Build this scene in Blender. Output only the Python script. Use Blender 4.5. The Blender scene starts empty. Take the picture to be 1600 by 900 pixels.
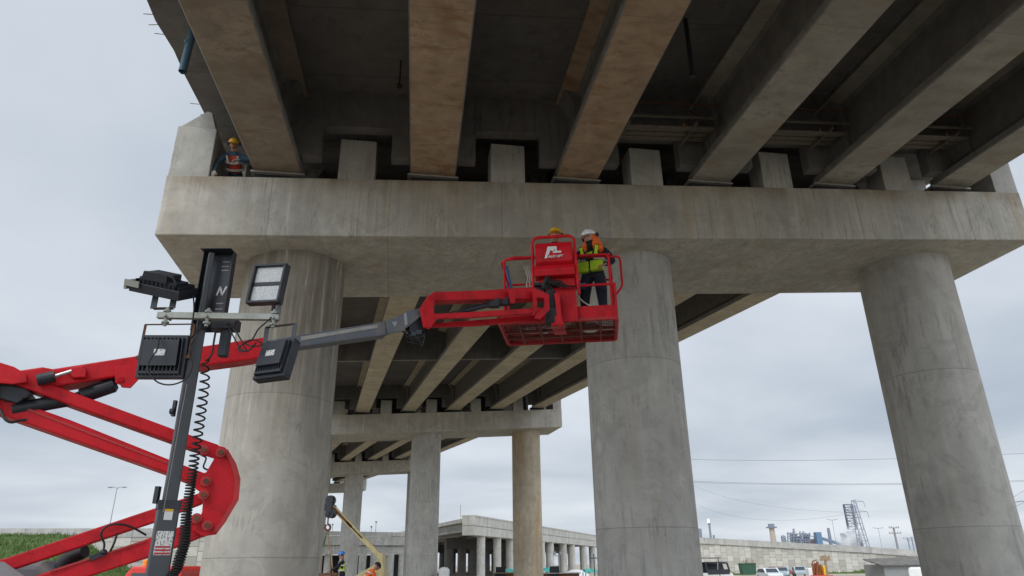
import bpy, bmesh, math, random
from mathutils import Vector, Matrix, Euler, noise as mnoise
random.seed(7)
V = Vector
R = math.radians
sc = bpy.context.scene
COL = sc.collection
PI = math.pi
# ------------------------------------------------------------------ camera
CAMZ = 2.1
F_, P_, RL = 1067.53, .3851, -.0114
cp, sp_ = math.cos(P_), math.sin(P_)
FW = V((0, cp, sp_)); UP0 = V((0, -sp_, cp)); RT0 = V((1, 0, 0))
RT = RT0*math.cos(RL)+UP0*math.sin(RL); UP = -RT0*math.sin(RL)+UP0*math.cos(RL)
cam = bpy.data.cameras.new('camera'); camo = bpy.data.objects.new('camera', cam); COL.objects.link(camo)
cam.sensor_width = 36; cam.lens = F_/1600*36; cam.clip_end = 6000; cam.clip_start = .05
m = Matrix((RT, UP, -FW)).transposed().to_4x4(); m.translation = V((0, 0, CAMZ)); camo.matrix_world = m
sc.camera = camo
def ray(u, v): return FW+RT*((u-800)/F_)+UP*((450-v)/F_)
def at(u, v, Y):
    "world point seen at photo pixel (u,v) whose distance north of the camera is Y"
    r = ray(u, v); return V((0, 0, CAMZ))+r*(Y/r.y)
def onplane(u, v, P0, n):
    r = ray(u, v); o = V((0, 0, CAMZ)); return o+r*((P0-o).dot(n)/r.dot(n))
# ------------------------------------------------------------------ scene tree helpers
def tag(o, label=None, cat=None, group=None, kind=None):
    if label: o['label'] = label
    if cat: o['category'] = cat
    if group: o['group'] = group
    if kind: o['kind'] = kind
    return o
def thing(name, label, cat, loc=(0, 0, 0), rotz=0, group=None):
    o = bpy.data.objects.new(name, None); COL.objects.link(o); o.empty_display_size = .3
    o.location = loc; o.rotation_euler = (0, 0, rotz)
    o['mx'] = [*loc, rotz]
    return tag(o, label, cat, group)
def mxof(o):
    while o.parent: o = o.parent
    if 'mx' not in o: return Matrix.Identity(4)
    x, y, z, r = o['mx']; return Matrix.Translation((x, y, z)) @ Matrix.Rotation(r, 4, 'Z')
class MB:
    "collects shapes for ONE mesh"
    def __init__(s): s.v = []; s.f = []; s.mi = []; s.cur = 0
    def add(s, vs, fs):
        b = len(s.v); s.v += [V(a) for a in vs]
        for f in fs: s.f.append([b+i for i in f]); s.mi.append(s.cur)
        return s
    def hexa(s, p):   # p: bottom 4 ccw, top 4
        return s.add(p, [(3, 2, 1, 0), (4, 5, 6, 7), (0, 1, 5, 4), (1, 2, 6, 5), (2, 3, 7, 6), (3, 0, 4, 7)])
    def box(s, c, d, rot=None):
        c = V(c); x, y, z = d[0]/2, d[1]/2, d[2]/2
        p = [V(q) for q in ((-x, -y, -z), (x, -y, -z), (x, y, -z), (-x, y, -z), (-x, -y, z), (x, -y, z), (x, y, z), (-x, y, z))]
        if rot is not None: p = [rot @ q for q in p]
        return s.hexa([c+q for q in p])
    def beam(s, a, b, w, h, up=V((0, 0, 1))):
        a = V(a); b = V(b); d = (b-a).normalized(); sd = d.cross(up).normalized(); u = sd.cross(d)
        p = []
        for q in (a, b):
            for i, j in ((-1, -1), (1, -1), (1, 1), (-1, 1)): p.append(q+sd*(i*w/2)+u*(j*h/2))
        return s.add(p, [(0, 1, 2, 3), (7, 6, 5, 4), (1, 0, 4, 5), (2, 1, 5, 6), (3, 2, 6, 7), (0, 3, 7, 4)])
    def prism(s, pts, ex):   # polygon (3d points) extruded by ex
        n = len(pts); pts = [V(p) for p in pts]; ex = V(ex)
        fs = [tuple(range(n)), tuple(range(2*n-1, n-1, -1))]+[((i+1) % n, i, n+i, n+(i+1) % n) for i in range(n)]
        return s.add(pts+[p+ex for p in pts], fs)
    def tube(s, path, r, n=8, cap=True):
        path = [V(p) for p in path]; m_ = len(path)
        t0 = (path[1]-path[0]).normalized(); a = V((0, 0, 1)) if abs(t0.z) < .9 else V((1, 0, 0))
        nx = t0.cross(a).normalized(); vs = []
        for i, p in enumerate(path):
            t = (path[min(i+1, m_-1)]-path[max(i-1, 0)]).normalized()
            nx = (nx-t*nx.dot(t)).normalized(); ny = t.cross(nx)
            rr = r[i] if isinstance(r, (list, tuple)) else r
            for k in range(n):
                an = 2*PI*k/n; vs.append(p+nx*(rr*math.cos(an))+ny*(rr*math.sin(an)))
        fs = []
        for i in range(m_-1):
            for k in range(n):
                k2 = (k+1) % n; fs.append((i*n+k, i*n+k2, (i+1)*n+k2, (i+1)*n+k))
        if cap: fs.append(tuple(range(n-1, -1, -1))); fs.append(tuple((m_-1)*n+k for k in range(n)))
        return s.add(vs, fs)
    def cyl(s, a, b, r, n=16, r2=None): return s.tube([a, b], [r, r if r2 is None else r2], n)
    def ell(s, c, r, rot=None, nu=14, nv=9, half=False, bump=0):
        c = V(c); vs = []; fs = []
        th1 = PI/2 if half else PI
        for j in range(nv+1):
            th = th1*j/nv
            for i in range(nu):
                ph = 2*PI*i/nu; p = V((r[0]*math.sin(th)*math.cos(ph), r[1]*math.sin(th)*math.sin(ph), r[2]*math.cos(th)))
                if bump: p *= 1+bump*mnoise.noise(p*3+c)
                if rot is not None: p = rot @ p
                vs.append(c+p)
        for j in range(nv):
            for i in range(nu):
                i2 = (i+1) % nu
                if j == 0: fs.append((i, nu+i, nu+i2))
                elif j == nv-1 and not half: fs.append((j*nu+i, (j+1)*nu+i, j*nu+i2))
                else: fs.append((j*nu+i, (j+1)*nu+i, (j+1)*nu+i2, j*nu+i2))
        if half: fs.append(tuple(nv*nu+i for i in range(nu-1, -1, -1)))
        return s.add(vs, fs)
def obj(name, mb, mat, parent=None, world=True, smooth=False, bevel=0, segs=2):
    "links what mb collected as one mesh object; world coordinates are brought into the thing's frame"
    me = bpy.data.meshes.new(name)
    vs = mb.v
    if parent is not None and world:
        inv = mxof(parent).inverted(); vs = [inv @ p for p in vs]
    me.from_pydata([tuple(p) for p in vs], [], mb.f)
    mats = mat if isinstance(mat, (list, tuple)) else [mat]
    for mm in mats: me.materials.append(mm)
    if len(mats) > 1: me.polygons.foreach_set('material_index', mb.mi)
    bm = bmesh.new(); bm.from_mesh(me); bmesh.ops.remove_doubles(bm, verts=bm.verts, dist=1e-6) if smooth else None
    bmesh.ops.recalc_face_normals(bm, faces=bm.faces); bm.to_mesh(me); bm.free()
    if smooth:
        me.polygons.foreach_set('use_smooth', [True]*len(me.polygons))
        try: me.set_sharp_from_angle(angle=R(40))
        except Exception: pass
    o = bpy.data.objects.new(name, me); COL.objects.link(o)
    if parent is not None: o.parent = parent
    if bevel:
        b = o.modifiers.new('bevel', 'BEVEL'); b.width = bevel; b.segments = segs; b.limit_method = 'ANGLE'; b.angle_limit = R(35)
    return o
def lone(name, mb, mat, label, cat, group=None, kind=None, **k):
    return tag(obj(name, mb, mat, **k), label, cat, group, kind)
def copy_tree(o, parent=None):
    c = o.copy(); COL.objects.link(c); c.parent = parent
    for ch in [x for x in bpy.data.objects if x.parent == o]: copy_tree(ch, c)
    return c
# ------------------------------------------------------------------ materials
class NT:
    def __init__(s, name):
        s.m = bpy.data.materials.new(name); s.m.use_nodes = True; s.t = s.m.node_tree; s.n = s.t.nodes; s.l = s.t.links
        s.b = s.n['Principled BSDF']; s.tc = s.n.new('ShaderNodeTexCoord')
    def set(s, sock, v):
        if hasattr(v, 'is_output') or isinstance(v, bpy.types.NodeSocket): s.l.new(v, sock)
        else: sock.default_value = v
    def map(s, scale, loc=(0, 0, 0), src='Object'):
        n = s.n.new('ShaderNodeMapping'); n.inputs['Scale'].default_value = scale; n.inputs['Location'].default_value = loc
        s.l.new(s.tc.outputs[src], n.inputs['Vector']); return n.outputs[0]
    def noise(s, vec, scale=1, det=4, rough=.55, dist=0):
        n = s.n.new('ShaderNodeTexNoise'); s.l.new(vec, n.inputs['Vector']); n.inputs['Scale'].default_value = scale
        n.inputs['Detail'].default_value = det; n.inputs['Roughness'].default_value = rough; n.inputs['Distortion'].default_value = dist
        return n.outputs['Fac']
    def vor(s, vec, scale): 
        n = s.n.new('ShaderNodeTexVoronoi'); s.l.new(vec, n.inputs['Vector']); n.inputs['Scale'].default_value = scale; return n
    def rng(s, x, a, b, c=0, d=1):
        n = s.n.new('ShaderNodeMapRange'); s.l.new(x, n.inputs[0])
        for i, q in enumerate((a, b, c, d)): n.inputs[i+1].default_value = q
        return n.outputs[0]
    def math(s, op, a, b=0, c=0):
        n = s.n.new('ShaderNodeMath'); n.operation = op
        for i, q in enumerate((a, b, c)): s.set(n.inputs[i], q)
        return n.outputs[0]
    def mix(s, f, a, b, mode='MIX'):
        n = s.n.new('ShaderNodeMix'); n.data_type = 'RGBA'; n.blend_type = mode
        s.set(n.inputs[0], f)
        for sk, q in ((n.inputs[6], a), (n.inputs[7], b)):
            if isinstance(q, (tuple, list)): q = (*q, 1) if len(q) == 3 else q
            s.set(sk, q)
        return n.outputs[2]
    def sep(s, vec):
        n = s.n.new('ShaderNodeSeparateXYZ'); s.l.new(vec, n.inputs[0]); return n.outputs
    def bump(s, h, st=.3, dist=.02):
        n = s.n.new('ShaderNodeBump'); n.inputs['Strength'].default_value = st; n.inputs['Distance'].default_value = dist
        s.l.new(h, n.inputs['Height']); s.l.new(n.outputs[0], s.b.inputs['Normal'])
    def out(s, col, rough=.8, metal=0, spec=None):
        s.set(s.b.inputs['Base Color'], (*col, 1) if isinstance(col, tuple) and len(col) == 3 else col)
        s.set(s.b.inputs['Roughness'], rough); s.b.inputs['Metallic'].default_value = metal
        if spec is not None: s.b.inputs['Specular IOR Level'].default_value = spec
        return s.m
def line_mask(t, coord, period, phase, width):
    "1 on thin lines every period"
    q = t.math('ADD', coord, phase); q = t.math('DIVIDE', q, period); q = t.math('FRACT', q); q = t.math('SUBTRACT', q, .5); q = t.math('ABSOLUTE', q)
    return t.rng(q, .5-width/period, .5-.35*width/period, 0, 1)
def concrete(name, base, stain=(.36, .24, .12), st=.35, streak=(3.5, 3.5, .18), streakamt=.45, xl=None, zl=None, yl=None, seed=0, topdrip=None, pits=.5, planks=None, white=.25, web=None, cracks=.5, band=None):
    t = NT(name); o = t.map((1, 1, 1), (seed*3.1, seed*1.7, seed*.9)); raw = t.tc.outputs['Object']
    big = t.noise(o, .45, 5, .6, .6); mid = t.noise(o, 2.6, 6, .65); fine = t.noise(o, 38, 5, .7)
    sv = t.map(streak, (seed*2.3, seed, 0)); stn = t.noise(sv, 1, 6, .6, .3)
    dk = tuple(c*.55 for c in base); lt = tuple(min(1, c*1.35) for c in base)
    c = t.mix(t.rng(big, .33, .68), tuple(x*.82 for x in base), tuple(x*1.14 for x in base))
    c = t.mix(t.math('MULTIPLY', t.rng(stn, .5, .72), streakamt), c, dk)
    c = t.mix(t.math('MULTIPLY', t.rng(stn, .46, .3), white), c, lt)
    c = t.mix(t.math('MULTIPLY', t.rng(mid, .52, .75), .35), c, dk)
    c = t.mix(t.math('MULTIPLY', t.rng(mid, .45, .28), .3), c, lt)
    pat = t.noise(t.map((.55, .55, .5), (seed*7.7, 4, seed)), 1.6, 9, .72, 1.1)
    c = t.mix(t.math('MULTIPLY', t.rng(pat, .53, .57), .28), c, dk)
    c = t.mix(t.math('MULTIPLY', t.rng(pat, .42, .39), .25), c, lt)
    run = t.noise(t.map((streak[0]*2.6, streak[1]*2.6, streak[2]*1.6), (seed*1.3, 2, seed*3)), 1, 7, .7)
    c = t.mix(t.math('MULTIPLY', t.math('MULTIPLY', t.rng(run, .53, .6), t.rng(big, .47, .6)), .5), c, tuple(x*.42 for x in base))
    # stains: broad soft patches that also follow the streaks
    sm = t.noise(t.map(tuple(q*.33 for q in streak), (seed*5+9, 3, 1)), 1.2, 5, .6, .8)
    c = t.mix(t.math('MULTIPLY', t.rng(sm, .52, .7), st), c, stain)
    if planks:   # faint formwork boards: (axis, width)
        ax, w_ = planks; s_ = t.sep(raw); q = t.math('FLOOR', t.math('DIVIDE', s_[ax], w_))
        wn = t.n.new('ShaderNodeTexWhiteNoise'); wn.noise_dimensions = '1D'; t.l.new(q, wn.inputs['W'])
        c = t.mix(t.rng(wn.outputs['Value'], 0, 1, 0, .22), c, dk)
    bh = t.math('ADD', t.math('MULTIPLY', fine, .5), t.math('ADD', mid, t.math('MULTIPLY', stn, .6)))
    s_ = t.sep(raw)
    for ax, L in ((0, xl), (1, yl), (2, zl)):
        if L:
            wob = t.math('MULTIPLY', t.math('SUBTRACT', mid, .5), .03)
            lm = line_mask(t, t.math('ADD', s_[ax], wob), *L); c = t.mix(t.math('MULTIPLY', lm, .45), c, tuple(x*.3 for x in base)); bh = t.math('SUBTRACT', bh, t.math('MULTIPLY', lm, .8))
            q = t.math('FLOOR', t.math('DIVIDE', t.math('ADD', s_[ax], L[1]), L[0]))
            wn = t.n.new('ShaderNodeTexWhiteNoise'); wn.noise_dimensions = '1D'; t.l.new(q, wn.inputs['W'])
            c = t.mix(t.rng(wn.outputs['Value'], 0, 1, 0, .2), c, dk)
    if topdrip:  # dark and white run-off below z = topdrip
        z0, ln = topdrip
        dv = t.noise(t.map((5.5, 5.5, .22), (seed*2, 1, 4)), 1.3, 6, .7)
        fade = t.rng(s_[2], z0-ln, z0, 0, 1)
        c = t.mix(t.math('MULTIPLY', fade, t.rng(big, .3, .6, .15, .6)), c, (.21, .18, .135))
        c = t.mix(t.math('MULTIPLY', t.math('MULTIPLY', t.rng(dv, .46, .57), t.math('MULTIPLY', fade, t.rng(big, .35, .55, .35, 1))), .95), c, tuple(x*.3 for x in base))
        c = t.mix(t.math('MULTIPLY', fade, t.rng(big, .3, .6, .15, .6)), c, (.21, .18, .135))
        c = t.mix(t.math('MULTIPLY', t.math('MULTIPLY', t.rng(dv, .43, .36), fade), .8), c, (.6, .59, .55))
    if cracks:
        nc = t.noise(t.map((.9, .9, .1), (seed*4.7, seed, 2)), 1.0, 7, .6); cg = t.noise(o, .35, 2, .5)
        ck = t.math('MULTIPLY', t.rng(t.math('ABSOLUTE', t.math('SUBTRACT', nc, .5)), .004, .0012, 0, 1), t.rng(cg, .5, .56, 0, cracks))
        c = t.mix(ck, c, tuple(x*.25 for x in base))
    if web:      # upright girder faces get a grey with painted shade; only the soffit is stained
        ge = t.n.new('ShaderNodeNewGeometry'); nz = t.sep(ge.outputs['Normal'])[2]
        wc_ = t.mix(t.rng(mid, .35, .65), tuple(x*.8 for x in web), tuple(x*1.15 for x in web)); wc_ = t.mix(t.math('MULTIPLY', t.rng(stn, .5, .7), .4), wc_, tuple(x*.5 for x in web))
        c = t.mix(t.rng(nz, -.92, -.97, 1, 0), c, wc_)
    if band:     # brown weathering along the top edge of the cap (top height, cross fall)
        zz = t.math('SUBTRACT', s_[2], t.math('MULTIPLY', s_[0], band[1])); bf = t.math('MULTIPLY', t.rng(zz, band[0]-.5, band[0]-.02), t.rng(zz, band[0]+.1, band[0]+.2, 1, 0))
        c = t.mix(t.math('MULTIPLY', bf, t.rng(t.noise(t.map((1.3, 1.3, .3), (7, 2, 1)), 1, 5, .6), .38, .62, .1, .75)), c, (.24, .175, .1))
    vo = t.vor(o, 2.3); pm = t.rng(vo.outputs['Distance'], .035, .015, 0, 1)
    c = t.mix(t.math('MULTIPLY', pm, pits), c, (.05, .045, .04)); 
    vo3 = t.vor(t.map((.8, .8, 1.1), (seed*2.9, 6, 2)), 1.0); c = t.mix(t.rng(vo3.outputs['Distance'], .05, .025, 0, .7*pits), c, (.42, .2, .04))
    vo2 = t.vor(o, 9); pm2 = t.rng(vo2.outputs['Distance'], .10, .04, 0, 1); gate = t.rng(big, .5, .6)
    c = t.mix(t.math('MULTIPLY', t.math('MULTIPLY', pm2, gate), pits*.6), c, (.08, .075, .07))
    t.bump(bh, .35, .015)
    return t.out(c, t.rng(mid, .3, .7, .78, .95))
def paint(name, col, rough=.4, dirt=.3, dirtcol=None, sc_=3, metal=0, coat=0):
    t = NT(name); o = t.map((1, 1, 1)); n1 = t.noise(o, sc_, 6, .65, .4); n2 = t.noise(o, sc_*9, 5, .7); n3 = t.noise(t.map((8, 8, 1.2)), 1.5, 5, .65)
    dc = dirtcol or tuple(x*.4+.02 for x in col)
    c = t.mix(t.math('MULTIPLY', t.rng(n1, .48, .74), dirt), col, dc)
    c = t.mix(t.math('MULTIPLY', t.rng(n3, .55, .75), dirt*.8), c, dc)
    c = t.mix(t.math('MULTIPLY', t.rng(n2, .64, .74), dirt), c, tuple(min(1, x*1.1+.12) for x in col))
    t.bump(n2, .08, .004)
    mm = t.out(c, t.rng(n1, .3, .7, rough, min(1, rough+.25)), metal)
    t.b.inputs['Coat Weight'].default_value = coat
    return mm
M = {}
CB = (.34, .33, .305)
M['cap'] = concrete('cap_concrete', (.50, .475, .42), stain=(.42, .31, .17), st=.45, streakamt=.45, band=(11.03, .0623), xl=(2.9, .4, .014), zl=None, seed=1, white=.6)
M['col'] = concrete('column_concrete', (.44, .425, .39), stain=(.33, .28, .21), st=.4, streak=(2.2, 2.2, .35), streakamt=.4, zl=(4.2, 1.3, .016), seed=2, pits=.35)
M['col_wet'] = concrete('column_concrete_runoff', (.45, .425, .375), stain=(.3, .25, .17), st=.45, streak=(2.2, 2.2, .3), streakamt=.45, zl=(3.6, 1.3, .016), seed=5, topdrip=(9.0, 4.5), pits=.35)
M['col_rust'] = concrete('column_concrete_tan', (.45, .38, .28), stain=(.42, .27, .13), st=.9, streak=(2.2, 2.2, .35), zl=(4.4, 0.2, .016), seed=8)
M['key'] = concrete('block_concrete', (.44, .43, .395), st=.12, streakamt=.25, seed=3, pits=.7)
WEB = (.19, .18, .166)  # web grey, darkened to paint the shade between the girders
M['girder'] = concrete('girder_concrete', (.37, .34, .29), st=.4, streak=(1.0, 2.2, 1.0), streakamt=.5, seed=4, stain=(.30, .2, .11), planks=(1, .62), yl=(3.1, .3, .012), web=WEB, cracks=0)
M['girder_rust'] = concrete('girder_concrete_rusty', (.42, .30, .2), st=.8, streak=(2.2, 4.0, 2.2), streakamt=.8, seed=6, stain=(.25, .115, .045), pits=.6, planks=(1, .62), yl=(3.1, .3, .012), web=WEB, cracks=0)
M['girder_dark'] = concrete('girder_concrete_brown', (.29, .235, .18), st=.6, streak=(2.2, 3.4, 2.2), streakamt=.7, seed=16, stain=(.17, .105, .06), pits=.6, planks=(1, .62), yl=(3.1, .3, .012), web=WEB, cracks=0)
M['girder_tan'] = concrete('girder_concrete_tan', (.46, .40, .29), st=.4, streak=(1.5, 2.4, 1.5), streakamt=.4, seed=9, stain=(.38, .27, .14), web=(.19, .175, .155), cracks=0)
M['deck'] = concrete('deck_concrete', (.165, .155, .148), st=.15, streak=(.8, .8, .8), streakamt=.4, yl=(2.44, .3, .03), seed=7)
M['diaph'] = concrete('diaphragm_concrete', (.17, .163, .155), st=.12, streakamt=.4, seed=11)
M['farcon'] = concrete('distant_concrete', (.50, .49, .45), st=.12, streak=(.8, .8, .1), streakamt=.4, seed=12, pits=0)
M['barrier'] = concrete('barrier_concrete', (.42, .41, .38), st=.1, streak=(1, 1, .3), seed=13, pits=0, xl=(9, 0, .1))
M['dark'] = paint('dark_rubber', (.018, .02, .026), .6, .3)
M['steel'] = paint('dull_steel', (.36, .35, .33), .45, .5, (.12, .07, .04))
M['galv'] = paint('galvanised_steel', (.36, .37, .33), .45, .5, (.18, .17, .12), metal=.3)
M['oldwood'] = paint('grimy_formwork_timber', (.17, .145, .115), .9, .7, (.06, .05, .04))
M['rust'] = paint('rusty_steel', (.16, .075, .04), .8, .7, (.06, .03, .02))
M['wood'] = paint('timber_planks', (.34, .25, .16), .85, .6, (.14, .1, .06))
M['red'] = paint('red_paint', (.6, .008, .018), .42, .65, (.17, .01, .012)); M['red'].node_tree.nodes['Principled BSDF'].inputs['Specular IOR Level'].default_value = .3
_t = M['red'].node_tree; _b = _t.nodes['Principled BSDF']; _c = _b.inputs['Base Color'].links[0].from_socket
_tc = _t.nodes.new('ShaderNodeTexCoord'); _n = _t.nodes.new('ShaderNodeTexNoise'); _n.inputs['Scale'].default_value = 7; _n.inputs['Detail'].default_value = 9; _n.inputs['Roughness'].default_value = .8; _t.links.new(_tc.outputs['Object'], _n.inputs['Vector'])
_r = _t.nodes.new('ShaderNodeMapRange'); _t.links.new(_n.outputs['Fac'], _r.inputs[0]); _r.inputs[1].default_value = .64; _r.inputs[2].default_value = .68
_m = _t.nodes.new('ShaderNodeMix'); _m.data_type = 'RGBA'; _t.links.new(_r.outputs[0], _m.inputs[0]); _t.links.new(_c, _m.inputs[6]); _m.inputs[7].default_value = (.09, .04, .035, 1); _t.links.new(_m.outputs[2], _b.inputs['Base Color'])
M['redfade'] = paint('worn_red_paint', (.5, .035, .04), .6, .6, (.16, .07, .05), 6)
M['redin'] = paint('dirty_red_mesh', (.22, .06, .05), .7, .7, (.07, .035, .03), 8)
M['grey'] = paint('grey_boom_paint', (.115, .125, .15), .42, .5, (.27, .22, .16), 4)
M['lgrey'] = paint('light_grey_paint', (.33, .34, .36), .4, .25)
M['black'] = paint('black_paint', (.016, .019, .027), .36, .3, (.06, .06, .065))
M['mast'] = paint('dark_grey_mast_paint', (.06, .064, .073), .4, .3, (.12, .12, .12))
M['chrome'] = paint('cylinder_rod', (.5, .5, .5), .2, .2, metal=.9)
M['white'] = paint('white_paint', (.74, .74, .72), .5, .25, (.4, .38, .33))
M['blackrub'] = paint('black_hose', (.012, .012, .014), .45, .2)
M['yellow'] = paint('pale_yellow_crane_paint', (.62, .52, .27), .5, .5, (.3, .2, .09))
M['helmy'] = paint('yellow_helmet', (.75, .42, .015), .3, .15)
M['helmw'] = paint('white_helmet', (.75, .75, .74), .3, .12)
M['helmb'] = paint('blue_helmet', (.03, .18, .55), .3, .1)
M['skin'] = paint('skin', (.40, .2, .13), .55, .1)
M['navy'] = paint('navy_cloth', (.014, .018, .032), .9, .35, (.035, .04, .055))
M['denim'] = paint('denim_cloth', (.06, .115, .18), .9, .4, (.03, .05, .08), 8)
M['blackcl'] = paint('black_cloth', (.014, .014, .016), .9, .2)
M['lime'] = paint('lime_high_visibility', (.5, .78, .03), .7, .25, (.3, .5, .03), 8)
M['orange'] = paint('orange_high_visibility', (.95, .16, .015), .7, .2, (.6, .1, .02), 8)
M['ovest'] = paint('worn_orange_vest', (.75, .085, .03), .75, .6, (.12, .03, .04), 12)
M['silver'] = paint('reflective_tape', (.55, .56, .55), .4, .2)
M['glove'] = paint('dirty_white_glove', (.5, .47, .42), .85, .4, (.25, .22, .2))
M['shoe'] = paint('work_boot', (.03, .022, .018), .7, .3)
M['green'] = paint('green_dumpster_paint', (.03, .095, .06), .6, .4, (.09, .08, .04))
M['tarp'] = paint('turquoise_tarpaulin', (.06, .45, .38), .6, .3, (.3, .5, .48))
M['blue'] = paint('blue_strap', (.05, .12, .3), .6, .3)
M['pvc'] = paint('blue_grey_plastic_pipe', (.075, .15, .21), .45, .4)
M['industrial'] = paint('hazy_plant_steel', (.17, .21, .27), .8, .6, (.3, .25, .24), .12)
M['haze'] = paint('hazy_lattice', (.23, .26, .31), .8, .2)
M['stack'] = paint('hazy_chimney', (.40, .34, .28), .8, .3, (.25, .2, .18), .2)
M['wire'] = paint('wire', (.16, .18, .2), .7, .1)
M['pole'] = paint('weathered_pole', (.26, .25, .24), .9, .3)
M['tyre'] = paint('tyre', (.02, .02, .02), .85, .3)
M['yel2'] = paint('machine_yellow', (.8, .45, .02), .5, .3)
for k_ in ('navy', 'denim', 'blackcl', 'lime', 'orange', 'ovest'):
    for n_ in M[k_].node_tree.nodes:
        if n_.type == 'BUMP':
            n_.inputs['Strength'].default_value = .9; n_.inputs['Distance'].default_value = .03
def glass(name, col, r=.08):
    t = NT(name); n = t.noise(t.map((1, 1, 1)), 4, 3); c = t.mix(n, col, tuple(x*1.5 for x in col)); return t.out(c, r, 0, .8)
M['glass'] = glass('window_glass', (.03, .04, .05))
def lens():
    t = NT('led_lens'); o = t.map((1, 1, 1)); vo = t.vor(o, 85); n = t.noise(o, 9, 4)
    c = t.mix(t.rng(vo.outputs['Distance'], .1, .6), (.75, .76, .76), (.5, .51, .51)); c = t.mix(t.rng(n, .4, .7, 0, .35), c, (.5, .48, .44)); return t.out(c, .3)
M['lens'] = lens()
def emis(name, col, s):
    t = NT(name); t.out(col, .5); n = t.noise(t.map((1, 1, 1)), 1, 3); c = t.mix(n, col, tuple(min(1, x*1.3) for x in col))
    t.l.new(c, t.b.inputs['Emission Color']); t.b.inputs['Emission Strength'].default_value = s; return t.m
M['flame'] = emis('flame', (1, .62, .35), 1.6)
M['amber'] = paint('amber_beacon', (.9, .28, .02), .3, .1)
def label_mat():
    t = NT('printed_sticker'); o = t.map((1, 1, 1)); s_ = t.sep(o)
    r1 = t.noise(t.map((150, 150, 60)), 1, 2, .5); c = t.mix(t.rng(r1, .52, .58), (.75, .75, .73), (.25, .22, .22)); return t.out(c, .5)
M['label'] = label_mat()
def ground_mat():
    t = NT('site_dirt'); o = t.map((1, 1, 1)); a = t.noise(o, .06, 6, .6, .5); b = t.noise(o, .7, 7, .7); f = t.noise(o, 14, 5, .7)
    c = t.mix(t.rng(a, .35, .65), (.30, .26, .2), (.40, .36, .29)); c = t.mix(t.rng(b, .45, .7, 0, .6), c, (.2, .17, .13)); c = t.mix(t.rng(f, .5, .75, 0, .5), c, (.46, .43, .38))
    t.bump(t.math('ADD', b, t.math('MULTIPLY', f, .3)), .6, .06); return t.out(c, .95)
M['ground'] = ground_mat()
def grass_mat():
    t = NT('grass_bank'); o = t.map((1, 1, 1)); a = t.noise(o, .5, 6, .65, .5); b = t.noise(t.map((9, 9, 3)), 1, 6, .75)
    c = t.mix(t.rng(a, .35, .65), (.085, .165, .035), (.15, .2, .06)); c = t.mix(t.rng(b, .42, .68, 0, .8), c, (.03, .065, .012)); c = t.mix(t.rng(a, .58, .75, 0, .6), c, (.17, .15, .07))
    t.bump(b, .9, .12); return t.out(c, .95)
M['grass'] = grass_mat()
def mse_mat(name, w_, h_):
    "cast retaining-wall panels, every second one shifted half its height"
    t = NT(name); raw = t.tc.outputs['Object']; s_ = t.sep(raw)
    col_ = t.math('FLOOR', t.math('DIVIDE', s_[0], w_)); odd = t.math('MULTIPLY', t.math('MODULO', t.math('ABSOLUTE', col_), 2), h_/2)
    z = t.math('ADD', s_[2], odd); row = t.math('FLOOR', t.math('DIVIDE', z, h_))
    fx = t.math('ABSOLUTE', t.math('SUBTRACT', t.math('FRACT', t.math('DIVIDE', s_[0], w_)), .5)); fz = t.math('ABSOLUTE', t.math('SUBTRACT', t.math('FRACT', t.math('DIVIDE', z, h_)), .5))
    lm = t.math('MAXIMUM', t.rng(fx, .5-.05/w_, .5-.02/w_), t.rng(fz, .5-.05/h_, .5-.02/h_))
    wn = t.n.new('ShaderNodeTexWhiteNoise'); wn.noise_dimensions = '2D'; cb = t.n.new('ShaderNodeCombineXYZ'); t.l.new(col_, cb.inputs[0]); t.l.new(row, cb.inputs[1]); t.l.new(cb.outputs[0], wn.inputs['Vector'])
    n = t.noise(t.map((1, 1, 1)), 2.5, 6, .7)
    c = t.mix(wn.outputs['Value'], (.36, .345, .30), (.56, .54, .48)); c = t.mix(t.rng(n, .4, .7, 0, .4), c, (.3, .28, .24)); c = t.mix(t.math('MULTIPLY', lm, .6), c, (.14, .135, .12))
    t.bump(t.math('SUBTRACT', n, lm), .5, .04); return t.out(c, .9)
M['mse'] = mse_mat('panel_wall', 1.15, 1.15)
M['mse2'] = mse_mat('block_wall', 1.5, .9)
# ------------------------------------------------------------------ world and sun: overcast
w = bpy.data.worlds.new('World'); sc.world = w; w.use_nodes = True; nt = w.node_tree; nt.nodes.clear(); L = nt.links
outn = nt.nodes.new('ShaderNodeOutputWorld'); bg1 = nt.nodes.new('ShaderNodeBackground'); bg2 = nt.nodes.new('ShaderNodeBackground'); mx = nt.nodes.new('ShaderNodeMixShader')
sky = nt.nodes.new('ShaderNodeTexSky'); sky.sky_type = 'NISHITA'; sky.sun_disc = False; sky.sun_elevation = R(48); sky.sun_rotation = R(200); sky.dust_density = 3
L.new(sky.outputs[0], bg1.inputs[0]); bg1.inputs[1].default_value = .1
tcn = nt.nodes.new('ShaderNodeTexCoord'); sx = nt.nodes.new('ShaderNodeSeparateXYZ'); L.new(tcn.outputs['Generated'], sx.inputs[0])
def wm(op, a, b=0):
    n = nt.nodes.new('ShaderNodeMath'); n.operation = op
    for i, q in enumerate((a, b)):
        if isinstance(q, bpy.types.NodeSocket): L.new(q, n.inputs[i])
        else: n.inputs[i].default_value = q
    return n.outputs[0]
def wr(x, a, b, c, d):
    n = nt.nodes.new('ShaderNodeMapRange'); L.new(x, n.inputs[0])
    for i, q in enumerate((a, b, c, d)): n.inputs[i+1].default_value = q
    return n.outputs[0]
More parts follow.
